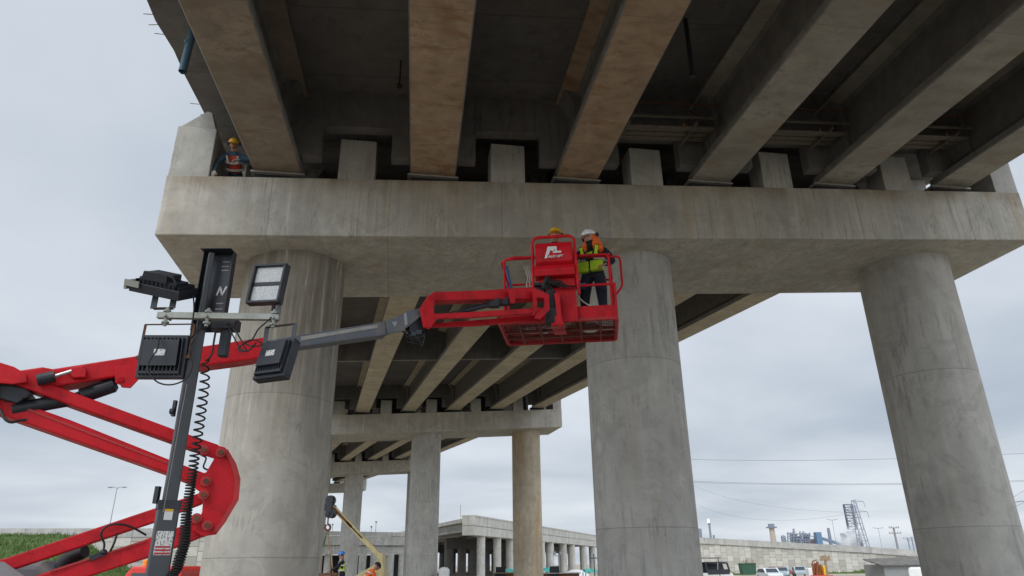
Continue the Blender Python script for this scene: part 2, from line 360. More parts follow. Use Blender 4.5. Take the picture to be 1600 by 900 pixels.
# cloud layer: project the view direction on a plane overhead so that clouds flatten towards the horizon
den = wm('ADD', wm('MAXIMUM', sx.outputs[2], 0), .12)
cb = nt.nodes.new('ShaderNodeCombineXYZ'); L.new(wm('DIVIDE', sx.outputs[0], den), cb.inputs[0]); L.new(wm('DIVIDE', sx.outputs[1], den), cb.inputs[1])
n1 = nt.nodes.new('ShaderNodeTexNoise'); L.new(cb.outputs[0], n1.inputs['Vector']); n1.inputs['Scale'].default_value = .55; n1.inputs['Detail'].default_value = 6; n1.inputs['Roughness'].default_value = .48; n1.inputs['Distortion'].default_value = .3
mc = nt.nodes.new('ShaderNodeMix'); mc.data_type = 'RGBA'; L.new(wr(n1.outputs['Fac'], .33, .66, 0, 1), mc.inputs[0])
mc.inputs[6].default_value = (.48, .55, .64, 1); mc.inputs[7].default_value = (.84, .89, .95, 1)
L.new(mc.outputs[2], bg2.inputs[0])
# brighter overcast behind and over the camera, where the veiled sun stands
L.new(wr(sx.outputs[1], -.6, .25, 2.75, 1.0), bg2.inputs[1])
mx.inputs[0].default_value = .93
L.new(bg1.outputs[0], mx.inputs[1]); L.new(bg2.outputs[0], mx.inputs[2]); L.new(mx.outputs[0], outn.inputs[0])
sun = bpy.data.lights.new('sun', 'SUN'); sun.energy = 1.0; sun.angle = R(18); sun.color = (1, .96, .9); so = bpy.data.objects.new('sun', sun); COL.objects.link(so)
el, az = R(48), R(200)
so.rotation_euler = V((math.sin(az)*math.cos(el), math.cos(az)*math.cos(el), math.sin(el))).to_track_quat('Z', 'Y').to_euler()
sc.view_settings.view_transform = 'Standard'; sc.view_settings.look = 'None'; sc.view_settings.exposure = 0; sc.view_settings.gamma = 1
sc.render.engine = 'CYCLES'; sc.cycles.max_bounces = 8; sc.cycles.diffuse_bounces = 5; sc.cycles.volume_bounces = 6
# ------------------------------------------------------------------ ground
mb = MB(); mb.add([(-3000, -800, 0), (3000, -800, 0), (3000, 4500, 0), (-3000, 4500, 0)], [(0, 1, 2, 3)])
tag(obj('ground', mb, M['ground']), kind='structure')
# ================================================================== THE OVERPASS
CAPL, CAPW, CAPH, CD, SP, C0, GH, GW = 24.36, 4.23, 1.63, 2.58, 3.93, 2.55, 2.2, 1.2
CC = (2.957, 12.3, 21.5)
PIERS = [  # x, y, z of the cap's near lower left corner, heading, cross fall
    (-8.42, 14.41, 7.3+CAMZ, .1652, .0623), (-19.1, 56.1, 9.92+CAMZ, .261, .069), (-34.4, 97.9, 11.77+CAMZ, .355, .072), (-53.0, 138.0, 13.1+CAMZ, .45, .072)]
def pier(i, label):
    x, y, z, th, s = PIERS[i]
    t = thing('bridge_pier', label, 'pier', (x, y, 0), th, 'piers of the overpass')
    zf = lambda X: z+s*X
    mb = MB(); mb.hexa([(0, 0, zf(0)), (CAPL, 0, zf(CAPL)), (CAPL, CAPW, zf(CAPL)), (0, CAPW, zf(0)), (0, 0, zf(0)+CAPH), (CAPL, 0, zf(CAPL)+CAPH), (CAPL, CAPW, zf(CAPL)+CAPH), (0, CAPW, zf(0)+CAPH)])
    obj('cap_beam', mb, M['cap'], t, False, bevel=.03)
    for k, cx in enumerate(CC):
        mb = MB(); n = 72; cyy = CAPW/2; vs = []; r = CD/2
        for a in range(n): an = 2*PI*a/n; vs.append((cx+r*math.cos(an), cyy+r*math.sin(an), 0))
        for a in range(n): an = 2*PI*a/n; X = cx+r*math.cos(an); vs.append((X, cyy+r*math.sin(an), zf(X)+.01))
        mb.add(vs, [(a, (a+1) % n, n+(a+1) % n, n+a) for a in range(n)])
        obj('column', mb, M['col_wet'] if (i == 0 and k == 0) else M['col_rust'] if (i == 1 and k == 2) else M['col'], t, False, smooth=True)
    for sd, yy in ((0, .003), (1, CAPW-.70)):
        for k in range(5):
            X = C0+SP*(k+.5); zz = zf(X)+CAPH-.03; mb = MB(); mb.box((X+.02*(k % 2), yy+.34, zz+.6), (.92, .68, 1.2)); obj('shear_key', mb, M['key'], t, False, bevel=.02)
    for sd, X in ((0, .5), (1, CAPL-.42)):
        zz = zf(X)+CAPH-.05
        mb = MB(); mb.box((X+(.0 if sd == 0 else .0), 1.1, zz+.73), (.94 if sd == 0 else .8, 2.19, 1.46)); e1 = obj('end_block', mb, M['key'], t, False, bevel=.02)
        mb = MB(); x0, x1 = (X-.42, X+.46); mb.prism([(x0, CAPW-.9, zz), (x1, CAPW-.9, zz), (x1, CAPW-.9, zz+2.55), (x1-.28, CAPW-.9, zz+2.85), (x0, CAPW-.9, zz+2.1)], (0, .88, 0)); obj('end_wall', mb, M['key'], t, False, bevel=.02)
        if sd == 0: mb = MB(); mb.prism([(.03, .12, zz+1.44), (.93, .12, zz+1.44), (.74, .12, zz+2.02), (.62, .12, zz+2.05), (.03, .12, zz+1.5)], (0, .4, 0)); obj('wing_plate', mb, M['key'], t, False, bevel=.01)
    for yy in (.62, CAPW-.62):
        for k in range(6):
            X = C0+SP*k; zz = zf(X)+CAPH
            mb = MB(); mb.box((X, yy, zz+.10), (1.16, .7, .22)); b = obj('bearing', mb, M['dark'], t, False)
            mb = MB(); mb.box((X, yy, zz+.2375), (1.34, .92, .045)); obj('sole_plate', mb, M['steel'], b, False)
    return t
pier(0, 'nearest concrete pier, wide cap beam on three round columns behind the red lift basket')
pier(1, 'second concrete pier along the overpass, with one tan stained column on its right')
pier(2, 'third concrete pier, seen small between the columns of the second pier')
pier(3, 'farthest concrete pier, only its cap showing beyond the third pier')
def seat(i, k, back):
    x, y, z, th, s = PIERS[i]; X = C0+SP*k; yy = CAPW-.28 if back else .28
    e = V((math.cos(th), math.sin(th), 0)); n = V((-math.sin(th), math.cos(th), 0))
    return V((x, y, 0))+e*X+n*yy+V((0, 0, z+s*X+CAPH+.262))
GP = [(-GW/2+.03, 0), (GW/2-.03, 0), (GW/2, .03), (GW/2, .19), (.17, .5), (.12, .62), (.12, 1.84), (.2, 1.95), (.62, 2.03), (.62, 2.2), (-.62, 2.2), (-.62, 2.03), (-.2, 1.95), (-.12, 1.84), (-.12, .62), (-.17, .5), (-GW/2, .19), (-GW/2, .03)]
def span(j, ends, label, mats, mid):
    "ends: six (near, far) points on the girders' centre lines; far end rests on the next pier"
    a0, b0 = ends[0]; d = (b0-a0); rz = math.atan2(-d.x, d.y)
    t = thing('bridge_span', label, 'bridge deck', (a0.x, a0.y, 0), rz, 'spans of the overpass')
    for k, (a, b) in enumerate(ends):
        mb = MB(); dd = b-a; h = V((dd.x, dd.y, 0)).normalized(); sd = V((h.y, -h.x, 0))
        n = len(GP); vs = [a+sd*p[0]+V((0, 0, p[1])) for p in GP]+[b+sd*p[0]+V((0, 0, p[1])) for p in GP]
        mb.add(vs, [tuple(range(n)), tuple(range(2*n-1, n-1, -1))]+[(i, (i+1) % n, n+(i+1) % n, n+i) for i in range(n)])
        obj('girder', mb, mats[k], t)
    # slab
    aL, bL = ends[0]; aR, bR = ends[-1]; ea = (aR-aL)/5/SP; eb = (bR-bL)/5/SP
    ua = (bL-aL).normalized()
    A, B, C_, D = aL-ea*2.3-ua*1.75, aR+ea*2.6-ua*2.15, bR+eb*2.6+ua*1.6, bL-eb*2.3+ua*2.0
    N = 44; vs = []; up = V((0, 0, GH-.01)); th = V((0, 0, .24))
    rnd = random.Random(j)
    L_ = []
    for q in range(N+1):
        f = q/N; l = A.lerp(D, f); r = B.lerp(C_, f)
        e = (r-l).normalized(); off = rnd.choice((0, 0, .05, .1, -.06))+rnd.uniform(-.03, .03)
        L_.append((l+e*off, r))
    for l, r in L_: vs += [l+up, r+up, r+up+th, l+up+th]
    fs = [(0, 1, 2, 3), (4*N+3, 4*N+2, 4*N+1, 4*N)]
    for q in range(N):
        b = q*4
        for i in range(4): fs.append((b+i, b+(i+1) % 4, b+4+(i+1) % 4, b+4+i))
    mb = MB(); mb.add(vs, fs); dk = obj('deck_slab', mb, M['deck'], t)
    mb = MB()
    for q in range(70):
        f = rnd.random(); l = A.lerp(D, f)+up+V((0, 0, .12)); e = (B-A).normalized()
        mb.cyl(l+e*.1, l-e*rnd.uniform(.08, .3)+V((0, 0, rnd.uniform(-.04, .04))), .009, 5)
    obj('rebar_stubs', mb, M['rust'], dk)
    # diaphragms
    def dia(f, k, notch, thick=.34, lowz=.2, inset=0):
        a, b = ends[k]; a2, b2 = ends[k+1]; p = a.lerp(b, f); q = a2.lerp(b2, f)
        if inset: p = p-(b-a).normalized()*inset; q = q-(b2-a2).normalized()*inset
        e = (q-p); W = e.length; e.normalize(); x0 = .13; x1 = W-.13; c = W/2; z = V((0, 0, 1)); h = (b-a); h.z = 0; h.normalize()
        ft = lambda x, zz: p+e*x+z*zz
        if notch: pts = [(x0, lowz+.35), (.62, lowz), (c-.88, lowz), (c-.88, 1.1), (c+.88, 1.1), (c+.88, lowz), (W-.62, lowz), (x1, lowz+.35), (x1, GH-.005), (x0, GH-.005)]
        else: pts = [(x0, .55), (.62, .24), (W-.62, .24), (x1, .55), (x1, GH-.005), (x0, GH-.005)]
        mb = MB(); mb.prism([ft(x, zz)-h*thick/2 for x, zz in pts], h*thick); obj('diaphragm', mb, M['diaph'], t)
        if notch:   # haunches closing the top corners towards the webs
            for s_, xx in ((1, x0), (-1, x1)):
                mb = MB(); mb.prism([ft(xx, GH-.01)-h*.9, ft(xx+s_*.5, GH-.01)-h*.9, ft(xx+s_*.42, GH-.2)-h*.9, ft(xx+s_*.2, GH-.55)-h*.9, ft(xx+s_*.1, .5)-h*.9, ft(xx, .5)-h*.9], h*.9); obj('web_haunch', mb, M['diaph'], t)
    for k in range(5):
        if j > 0: dia(0, k, True, inset=-.45)
        dia(1, k, True, inset=.45)
        if mid: dia(.5, k, False, .25)
    return t
g1 = []
for k in range(6):
    e_ = seat(0, k, False); dr = V((math.sin(-.1387), math.cos(-.1387), .0456)); g1.append((e_-dr*40, e_))
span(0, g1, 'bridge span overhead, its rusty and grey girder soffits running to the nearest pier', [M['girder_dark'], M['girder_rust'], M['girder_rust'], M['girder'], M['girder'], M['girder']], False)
span(1, [(seat(0, k, True), seat(1, k, False)) for k in range(6)], 'second bridge span with tan girder soffits, between the nearest and second piers', [M['girder_tan']]*6, True)
span(2, [(seat(1, k, True), seat(2, k, False)) for k in range(6)], 'third bridge span, its girders showing under the cap of the second pier', [M['girder_tan']]*6, True)
span(3, [(seat(2, k, True), seat(3, k, False)) for k in range(6)], 'farthest bridge span, beyond the third pier', [M['girder_tan']]*6, False)
for u_, v0, v1, Y_ in ((1072, 40, 118, 12.6), (627, 86, 134, 13.6)):
    a_, b_ = at(u_, v0, Y_), at(u_-3, v1, Y_); mb = MB(); mb.cyl(V((a_.x, Y_, 14.0)), V((a_.x, Y_, b_.z)), .05 if u_ > 800 else .02, 10); mb.cyl(V((a_.x, Y_, b_.z+.02)), V((a_.x, Y_, b_.z-.04)), .07, 10)
    lone('conduit', mb, M['dark'], 'dark pipe stub hanging from the deck, %s' % ('right of the third girder' if u_ > 800 else 'small one left of the second girder'), 'pipe')
# hanging plastic pipe at the deck edge
pt = at(292, 30, 12.1); pb = at(285, 112, 12.1); pt2 = V((pb.x+.05, pb.y, 13.55))
mb = MB(); n = 16; mb.tube([pb, pt2], .085, n, False); mb.tube([pb+V((0, 0, .001)), pt2], .072, n, False)
mb.tube([pb+V((0, 0, .75)), pb+V((0, 0, .83))], .095, n)
lone('drain_pipe', mb, M['pvc'], 'blue grey plastic pipe hanging below the left edge of the bridge deck', 'pipe', smooth=True)
# timber formwork between the right-hand girders, hung under the end diaphragm
def formwork(k, label):
    p = seat(0, k, False); q = seat(0, k+1, False); e = (q-p).normalized(); n = V((-e.y, e.x, 0)).normalized()
    a = p-n*.95+V((0, 0, .80)); W = (q-p).length
    t = thing('formwork_platform', label, 'formwork', (a.x, a.y, a.z), 0, 'timber formwork between the right-hand girders')
    z = V((0, 0, 1))
    for i in range(4):
        mb = MB(); o_ = -n*(.02+.21*i)-z*(.0+.1*(i == 3)); mb.beam(a+e*.5+o_, a+e*(W-.5)+o_, .17, .03); obj('plank', mb, M['oldwood'], t)
    for i, f in enumerate((.25, .72)):
        mb = MB(); c = a+e*(W*f); mb.beam(c+n*.15-z*.08, c-n*.95-z*.12, .05, .07); obj('joist', mb, M['oldwood'], t)
        mb = MB(); mb.cyl(c-n*.5-z*.1, c-n*.5+z*1.3, .014, 6); obj('hanger_rod', mb, M['rust'], t)
    mb = MB(); mb.beam(a+e*.3+z*.62-n*.75, a+e*(W-.3)+z*.60-n*.75, .02, .04); obj('guard_rail', mb, M['rust'], t)
    mb = MB(); mb.beam(a+e*.5-n*.86+z*.10, a+e*(W-.5)-n*.86+z*.10, .025, .07); obj('edge_board', mb, M['oldwood'], t)
    mb = MB(); mb.beam(a+e*(W*.62)-n*.95-z*.2, a+e*(W*.78)-n*.2+z*.25, .05, .06); obj('brace', mb, M['rust'], t)
formwork(2, 'plank formwork between the third and fourth girders, right of the rusty girder')
formwork(3, 'plank formwork between the fourth and fifth girders from the left')
formwork(4, 'plank formwork between the two right-hand girders')
# ================================================================== PEOPLE
def grow(chains, sub=2, root=0):
    "one skinned, subdivided surface along connected edges; chains = (verts, edges, radii)"
    vs, es, rs = chains
    me = bpy.data.meshes.new('tmp'); me.from_pydata([tuple(v) for v in vs], es, [])
    o = bpy.data.objects.new('tmp', me); COL.objects.link(o)
    md = o.modifiers.new('s', 'SKIN'); md.use_smooth_shade = True; md.branch_smoothing = .5
    for i, s_ in enumerate(me.skin_vertices[0].data): s_.radius = rs[i] if isinstance(rs[i], tuple) else (rs[i], rs[i]); s_.use_root = (i == root)
    sb = o.modifiers.new('b', 'SUBSURF'); sb.levels = sub; sb.render_levels = sub
    dg = bpy.context.evaluated_depsgraph_get(); ev = bpy.data.meshes.new_from_object(o.evaluated_get(dg))
    out = ([v.co.copy() for v in ev.vertices], [tuple(p.vertices) for p in ev.polygons])
    bpy.data.objects.remove(o); bpy.data.meshes.remove(me); bpy.data.meshes.remove(ev); return out
def person(label, loc, rz, J, hel, cloth, head_rot=(0, 0, 0), vest=None, hood=False, gloves=False, group=None, harness=False, lens_=False):
    """J: joint positions in the person's frame (x right hand side, y facing, z up). cloth = (top, trousers, sleeve)"""
    t = thing('person', label, 'person', loc, rz, group)
    D = dict(pel=(0, 0, .95), spi=(0, 0, 1.14), che=(0, 0, 1.34), nek=(0, .01, 1.48), hed=(0, .03, 1.62),
             shl=(-.18, 0, 1.41), ell=(-.25, .0, 1.13), wrl=(-.24, .12, .90), shr=(.18, 0, 1.41), elr=(.25, 0, 1.13), wrr=(.24, .12, .90),
             hil=(-.1, 0, .90), knl=(-.12, .03, .49), anl=(-.13, 0, .09), tol=(-.14, .16, .045), hir=(.1, 0, .90), knr=(.12, .03, .49), anr=(.13, 0, .09), tor=(.14, .16, .045))
    D.update(J); D = {k: V(v) for k, v in D.items()}
    rad = dict(pel=(.165, .125), spi=(.15, .12), che=(.175, .125), nek=.062, hed=.07, shl=.075, ell=.058, wrl=.038, shr=.075, elr=.058, wrr=.038, hil=.11, knl=.078, anl=.052, tol=.042, hir=.11, knr=.078, anr=.052, tor=.042)
    names = list(D); ix = {n: i for i, n in enumerate(names)}
    E = [('pel', 'spi'), ('spi', 'che'), ('che', 'nek'), ('nek', 'hed'), ('che', 'shl'), ('shl', 'ell'), ('ell', 'wrl'), ('che', 'shr'), ('shr', 'elr'), ('elr', 'wrr'),
         ('pel', 'hil'), ('hil', 'knl'), ('knl', 'anl'), ('anl', 'tol'), ('pel', 'hir'), ('hir', 'knr'), ('knr', 'anr'), ('anr', 'tor')]
    vs, fs = grow(([D[n] for n in names], [(ix[a], ix[b]) for a, b in E], [rad[n] for n in names]))
    top, tro, slv = cloth; skin = M['skin']
    mats = [top, tro, slv, skin, M['shoe'], M['glove'] if gloves else skin]
    kind = {('pel', 'spi'): 0, ('spi', 'che'): 0, ('che', 'nek'): 0, ('nek', 'hed'): 3, ('che', 'shl'): 0, ('che', 'shr'): 0, ('shl', 'ell'): 2, ('shr', 'elr'): 2, ('ell', 'wrl'): 2, ('elr', 'wrr'): 2,
            ('anl', 'tol'): 4, ('anr', 'tor'): 4}
    mb = MB()
    def near(c):
        best = None
        for a, b in E:
            A, B = D[a], D[b]; ab = B-A; f = max(0, min(1, (c-A).dot(ab)/ab.length_squared)); dd = (c-(A+ab*f)).length
            if best is None or dd < best[0]: best = (dd, (a, b))
        return kind.get(best[1], 1)
    base = len(mb.v); mb.v += vs
    for f in fs:
        c = sum((vs[i] for i in f), V((0, 0, 0)))/len(f); mb.f.append([base+i for i in f]); mb.mi.append(near(c))
    # head
    H = D['hed']; hr = Euler([R(a) for a in head_rot]).to_matrix(); hc = H+hr @ V((0, .015, .045))
    mb.cur = 3
    mb.ell(hc, (.076, .096, .118), hr, 18, 12); mb.ell(hc+hr @ V((0, .06, -.055)), (.05, .045, .05), hr, 12, 8)
    mb.ell(hc+hr @ V((0, .103, -.012)), (.014, .022, .026), hr, 8, 6)
    for s_ in (-1, 1): mb.ell(hc+hr @ V((s_*.078, 0, -.01)), (.014, .024, .034), hr, 8, 6)
    # hands
    mb.cur = 5
    for s_, wn, en in ((-1, 'wrl', 'ell'), (1, 'wrr', 'elr')):
        W_, E_ = D[wn], D[en]; d = (W_-E_).normalized(); sd = d.cross(V((0, 0, 1))); sd = sd.normalized() if sd.length > .1 else V((1, 0, 0)); nn = sd.cross(d)
        pc = W_+d*.05
        mb.beam(W_-d*.01, W_+d*.095, .075, .03, nn)
        for q in range(4):
            o_ = W_+d*.09+sd*(-.028+.019*q); ln = (.068, .078, .073, .058)[q]
            mb.tube([o_-d*.02, o_+d*ln*.45-nn*.006, o_+d*ln*.8-nn*.022, o_+d*ln*.95-nn*.042], [.0095, .009, .0085, .007], 6)
        o_ = W_+d*.03+sd*(-s_*.033); mb.tube([o_, o_+d*.03-sd*s_*.026-nn*.008, o_+d*.06-sd*s_*.03-nn*.022], [.012, .011, .008], 6)
    obj('body', mb, mats, t, False, smooth=True)
    # face
    mb = MB()
    for s_ in (-1, 1): mb.ell(hc+hr @ V((s_*.031, .086, .018)), (.013, .008, .007), hr, 8, 5)
    mb.box(hc+hr @ V((0, .098, -.055)), (.042, .008, .009), hr)
    for s_ in (-1, 1): mb.box(hc+hr @ V((s_*.031, .092, .036)), (.035, .008, .006), hr)
    obj('face_features', mb, M['blackcl'], t, False, smooth=True)
    if hel:   # helmet: shell with brim
        mb = MB(); top_ = hc+hr @ V((0, -.005, .035)); mb.ell(top_, (.112, .137, .118), hr, 22, 9, True)
        mb.ell(top_+hr @ V((0, .075, .004)), (.095, .105, .016), hr, 18, 6)
        mb.ell(top_+hr @ V((0, 0, .0)), (.118, .143, .014), hr, 22, 6)
        mb.tube([top_+hr @ V((0, .115*math.cos(a)*1.13, .122*math.sin(a))) for a in [R(15+q*15) for q in range(11)]], .011, 6)
        h_ = obj('helmet', mb, hel, t, False, smooth=True)
        mb = MB()
        for s_ in (-1, 1): mb.ell(top_+hr @ V((s_*.122, -.03, -.02)), (.02, .035, .045), hr, 10, 6)
        obj('ear_defender', mb, M['dark'], h_, False, smooth=True)
    if hood:
        mb = MB(); mb.ell(hc+hr @ V((0, -.03, -.02)), (.105, .1, .125), hr, 16, 10, bump=.1); mb.tube([hc+hr @ V((-.02, -.06, -.06)), D['nek']+V((-.10, .05, .0)), D['che']+V((-.17, .1, .0))], [.09, .085, .04], 10)
        mb.tube([hc+hr @ V((.05, -.03, -.08)), D['nek']+V((.1, .07, -.04)), D['che']+V((.11, .14, -.05))], [.06, .06, .03], 10)
        obj('sun_hood', mb, M['orange'], t, False, smooth=True)
        mb = MB(); mb.ell(hc+hr @ V((0, .045, -.085)), (.062, .06, .05), hr, 12, 8); mb.ell(hc+hr @ V((0, .05, -.16)), (.07, .06, .06), hr, 12, 8); obj('neck_scarf', mb, M['blackcl'], t, False, smooth=True)
    if vest:
        vm, lo = vest
        a = D['che']; b = D['spi']; c_ = D['pel']
        ch = ([c_.lerp(b, lo), b, a, a.lerp(D['nek'], .55), a.lerp(D['shl'], .62), a.lerp(D['shr'], .62)], [(0, 1), (1, 2), (2, 3), (2, 4), (2, 5)], [(.19, .155), (.178, .15), (.19, .148), (.11, .1), (.1, .1), (.1, .1)])
        vv, ff = grow(ch); mb = MB(); mb.add(vv, ff); vo = obj('vest', mb, vm, t, False, smooth=True)
        ax = (a-c_).normalized()
        fr = V((0, 1, 0))-ax*ax.y; fr.normalize(); sd = fr.cross(ax)
        for hgt in ((.10,) if harness else (.02, .2)):
            mb = MB(); p0 = c_.lerp(a, .5)+ax*(hgt-.05)
            ring = [p0+sd*(.197*math.cos(q*PI/10))+fr*(.166*math.sin(q*PI/10)) for q in range(21)]
            for i in range(20): mb.beam(ring[i], ring[i+1], .012, .05, ax)
            obj('reflective_tape', mb, M['silver'], vo, False)
        for s_ in (-1, 1): mb = MB(); mb.beam(p0+sd*(.09*s_)+fr*.17, a+sd*(.12*s_)+fr*.148+ax*.1, .012, .045, fr.cross(ax)); obj('shoulder_tape', mb, M['lime'] if harness else M['silver'], vo, False)
        if harness:
            mb = MB()
            for s_ in (-1, 1):
                mb.box(c_.lerp(b, .45)+sd*(s_*.105)+fr*.15, (.185, .09, .2)); 
            obj('pocket', mb, vm, vo, False, bevel=.012)
            mb = MB()
            for s_ in (-1, 1): mb.beam(b+sd*(.02*s_)+fr*.165, a+sd*(.13*s_)+fr*.14+ax*.12, .02, .05, ax.cross(fr)); 
            mb.beam(b+sd*-.14+fr*.168+ax*.08, b+sd*.14+fr*.168+ax*.08, .05, .02, fr)
            mb.beam(c_+fr*.17+ax*.05, b+fr*.172+ax*.1, .015, .012, fr)
            obj('harness', mb, M['blackcl'], t, False)
    return t
# ================================================================== ARTICULATED BOOM LIFT
LP0 = V((-4.9, 7.4, 0)); LP1 = V((.55, 10.05, 0)); LD = (LP1-LP0).normalized(); LN = V((-LD.y, LD.x, 0))   # plane of the boom, LN points away from the camera
def lp(u, v, off=0): return onplane(u, v, LP0+LN*off, LN)
def slab(mb, poly, wid, c=0):
    "side view polygon given on the near face of the part, wid wide, centred c behind the boom plane"
    mb.prism([lp(u, v, c-wid/2) for u, v in poly], LN*wid); return mb
def bar(mb, a, b, h, wid, c=0):
    A, B = lp(*a, c), lp(*b, c); mb.beam(A, B, wid, h, LN.cross(B-A)); return mb
base_pt = lp(-60, 900); bx0 = V((base_pt.x-.6, base_pt.y-.3, 0))
lift = thing('boom_lift', 'red articulated boom lift with grey telescopic boom reaching up to the nearest pier', 'boom lift', (bx0.x, bx0.y, 0), 0)
ML = M['red']
mb = MB()
for c in (-.21, .21):
    slab(mb, [(310, 689), (352, 699), (366, 722), (375, 748), (372, 782), (353, 815), (338, 835), (316, 838), (300, 828), (316, 800), (318, 772), (304, 762), (302, 742), (322, 738), (335, 716), (310, 708)], .05, c)
kn = obj('knuckle_frame', mb, ML, lift, bevel=.006)
mb = MB()
e_ = [(354, 702), (367, 724), (374, 748), (371, 781), (352, 813), (338, 832)]
for i in range(5): mb.prism([lp(e_[i][0]+2, e_[i][1], -.255), lp(e_[i+1][0]+2, e_[i+1][1], -.255), lp(e_[i+1][0]-7, e_[i+1][1], -.255), lp(e_[i][0]-7, e_[i][1], -.255)], LN*.5)
obj('end_cover', mb, M['redfade'], kn)
for (u, v) in ((345, 707), (322, 752), (318, 773), (324, 821), (307, 810), (318, 703)):
    mb = MB(); A = lp(u, v, -.30); mb.cyl(A, A+LN*.1, .055, 20); pn = obj('pivot_pin', mb, M['redfade'], kn, bevel=.006); mb = MB(); mb.cyl(A-LN*.02, A+LN*.02, .03, 6); obj('bolt_head', mb, M['rust'], pn)
mb = MB(); slab(mb, [(-70, 893), (10, 872), (245, 793), (312, 770), (318, 786), (240, 816), (25, 888), (-65, 914)], .22); obj('lower_tension_link', mb, ML, lift, bevel=.012)
mb = MB(); slab(mb, [(-20, 925), (73, 894), (227, 843), (300, 816), (336, 812), (338, 832), (318, 838), (290, 850), (232, 871), (138, 901), (60, 930)], .32); la = obj('lower_boom', mb, ML, lift, bevel=.015)
mb = MB(); bar(mb, (80, 893), (228, 845), .02, .2, -.08); obj('weld_ridge', mb, M['redfade'], la)
mb = MB(); slab(mb, [(-60, 548), (0, 568), (36, 584), (162, 630), (276, 672), (342, 695), (340, 712), (300, 701), (273, 691), (103, 630), (71, 618), (0, 593), (-60, 572)], .26); obj('upper_tension_link', mb, ML, lift, bevel=.015)
mb = MB(); slab(mb, [(-60, 592), (14, 622), (110, 656), (267, 719), (322, 740), (318, 762), (261, 739), (0, 647), (-60, 625)], .3, .1); ub = obj('middle_boom', mb, ML, lift, bevel=.015)
mb = MB(); slab(mb, [(-40, 606), (14, 626), (110, 663), (262, 722), (262, 725), (110, 667), (14, 630), (-40, 610)], .012, -.056); obj('weld_seam', mb, M['redfade'], ub)
# top knuckle, left of and partly outside the picture
mb = MB()
for c in (-.2, .2): slab(mb, [(-95, 545), (-20, 560), (22, 573), (42, 585), (42, 597), (20, 600), (-5, 598), (-20, 640), (-60, 655), (-110, 640)], .04, c)
obj('upper_knuckle', mb, ML, lift, bevel=.006)
mb = MB(); slab(mb, [(-60, 596), (0, 598), (40, 607), (51, 615), (26, 630), (-10, 620), (-60, 640)], .25); mb.cyl(lp(40, 618, -.2), lp(40, 618, .2), .03); obj('pivot_block', mb, M['black'], lift, bevel=.01)
mb = MB(); slab(mb, [(25, 579), (66, 573), (82, 576), (217, 555), (417, 526), (417, 556), (396, 561), (291, 575), (219, 582), (92, 603), (60, 608), (20, 600)], .32, .05); mbm = obj('main_boom', mb, ML, lift, bevel=.02)
mb = MB()
for c in (-.13, .23): slab(mb, [(180, 572), (218, 570), (219, 590), (204, 606), (190, 605), (188, 601), (180, 598)], .03, c)
mb.cyl(lp(188, 593, -.17), lp(188, 593, .28), .035); obj('cylinder_bracket', mb, ML, mbm, bevel=.006)
mb = MB(); slab(mb, [(107, 583), (112, 574), (131, 571), (135, 577), (134, 589), (114, 590)], .1, -.16); obj('cylinder_bracket', mb, ML, mbm, bevel=.01)
mb = MB(); A, B = lp(183, 600), lp(112, 624); mb.tube([A, A.lerp(B, .08), A.lerp(B, .8), A.lerp(B, .82), A.lerp(B, 1)], [.05, .085, .085, .06, .06], 16); mb.tube([B, lp(20, 640)], .075, 16)
obj('lift_cylinder', mb, M['black'], lift, smooth=True)
mb = MB(); mb.cyl(lp(86, 588, -.2), lp(58, 594, -.2), .062); cy = obj('level_cylinder', mb, M['black'], lift, smooth=True)
mb = MB(); mb.cyl(lp(86, 588, -.2), lp(112, 580, -.2), .022); obj('cylinder_rod', mb, M['chrome'], cy, smooth=True)
mb = MB(); slab(mb, [(410, 533), (470, 522.5), (606, 501), (606, 523), (470, 542), (410, 550)], .21, .05); ex = obj('telescopic_boom', mb, M['grey'], lift, bevel=.02)
mb = MB(); slab(mb, [(470, 526), (590, 507), (590, 512), (470, 532)], .006, -.059); obj('wear_strip', mb, M['steel'], ex)
mb = MB()
for c in (-.08, .18): slab(mb, [(604, 501), (625, 493), (640, 485), (661, 480), (665, 488), (628, 518), (606, 521)], .03, c)
slab(mb, [(604, 503), (625, 495), (640, 487), (650, 484), (640, 500), (626, 512), (606, 519)], .2, .05); bk = obj('boom_head', mb, M['grey'], lift, bevel=.006)
mb = MB(); slab(mb, [(631, 490), (635, 488), (637, 506), (633, 509)], .008, -.1); slab(mb, [(612, 503), (621, 502), (617, 511)], .006, -.1); obj('edge_stripe', mb, M['lgrey'], bk)
mb = MB(); rr = random.Random(3)
slab(mb, [(640, 500), (655, 492), (663, 508), (662, 516), (640, 518)], .2, .05)
for i in range(7):
    a = lp(638+rr.random()*26, 512+rr.random()*18, rr.uniform(-.12, .2)); mb.tube([a, a+V((rr.uniform(-.1, .1), rr.uniform(-.05, .05), rr.uniform(-.12, .02))), a+V((rr.uniform(-.15, .15), 0, rr.uniform(-.1, .08)))], .013, 6)
for i in range(6): mb.box(lp(638+i*4.2, 518+rr.random()*6, rr.uniform(-.1, .15)), (.07, .07, .06))
obj('valve_block', mb, M['black'], lift)
mb = MB()
for c in (-.14, .24): slab(mb, [(656, 482), (669, 462), (682, 455), (688, 456), (679, 470), (678, 488), (684, 497), (671, 514), (662, 511)], .03, c)
for (u, v) in ((661, 485), (674, 465), (677, 495), (666, 508)): mb.cyl(lp(u, v, -.17), lp(u, v, .27), .03)
jb = obj('jib_pivot_plate', mb, ML, lift, bevel=.005)
mb = MB(); slab(mb, [(676, 456), (740, 454), (833, 449), (858, 459), (858, 466), (740, 468), (678, 470)], .2, .05); obj('jib_upper_arm', mb, ML, lift, bevel=.012)
mb = MB()
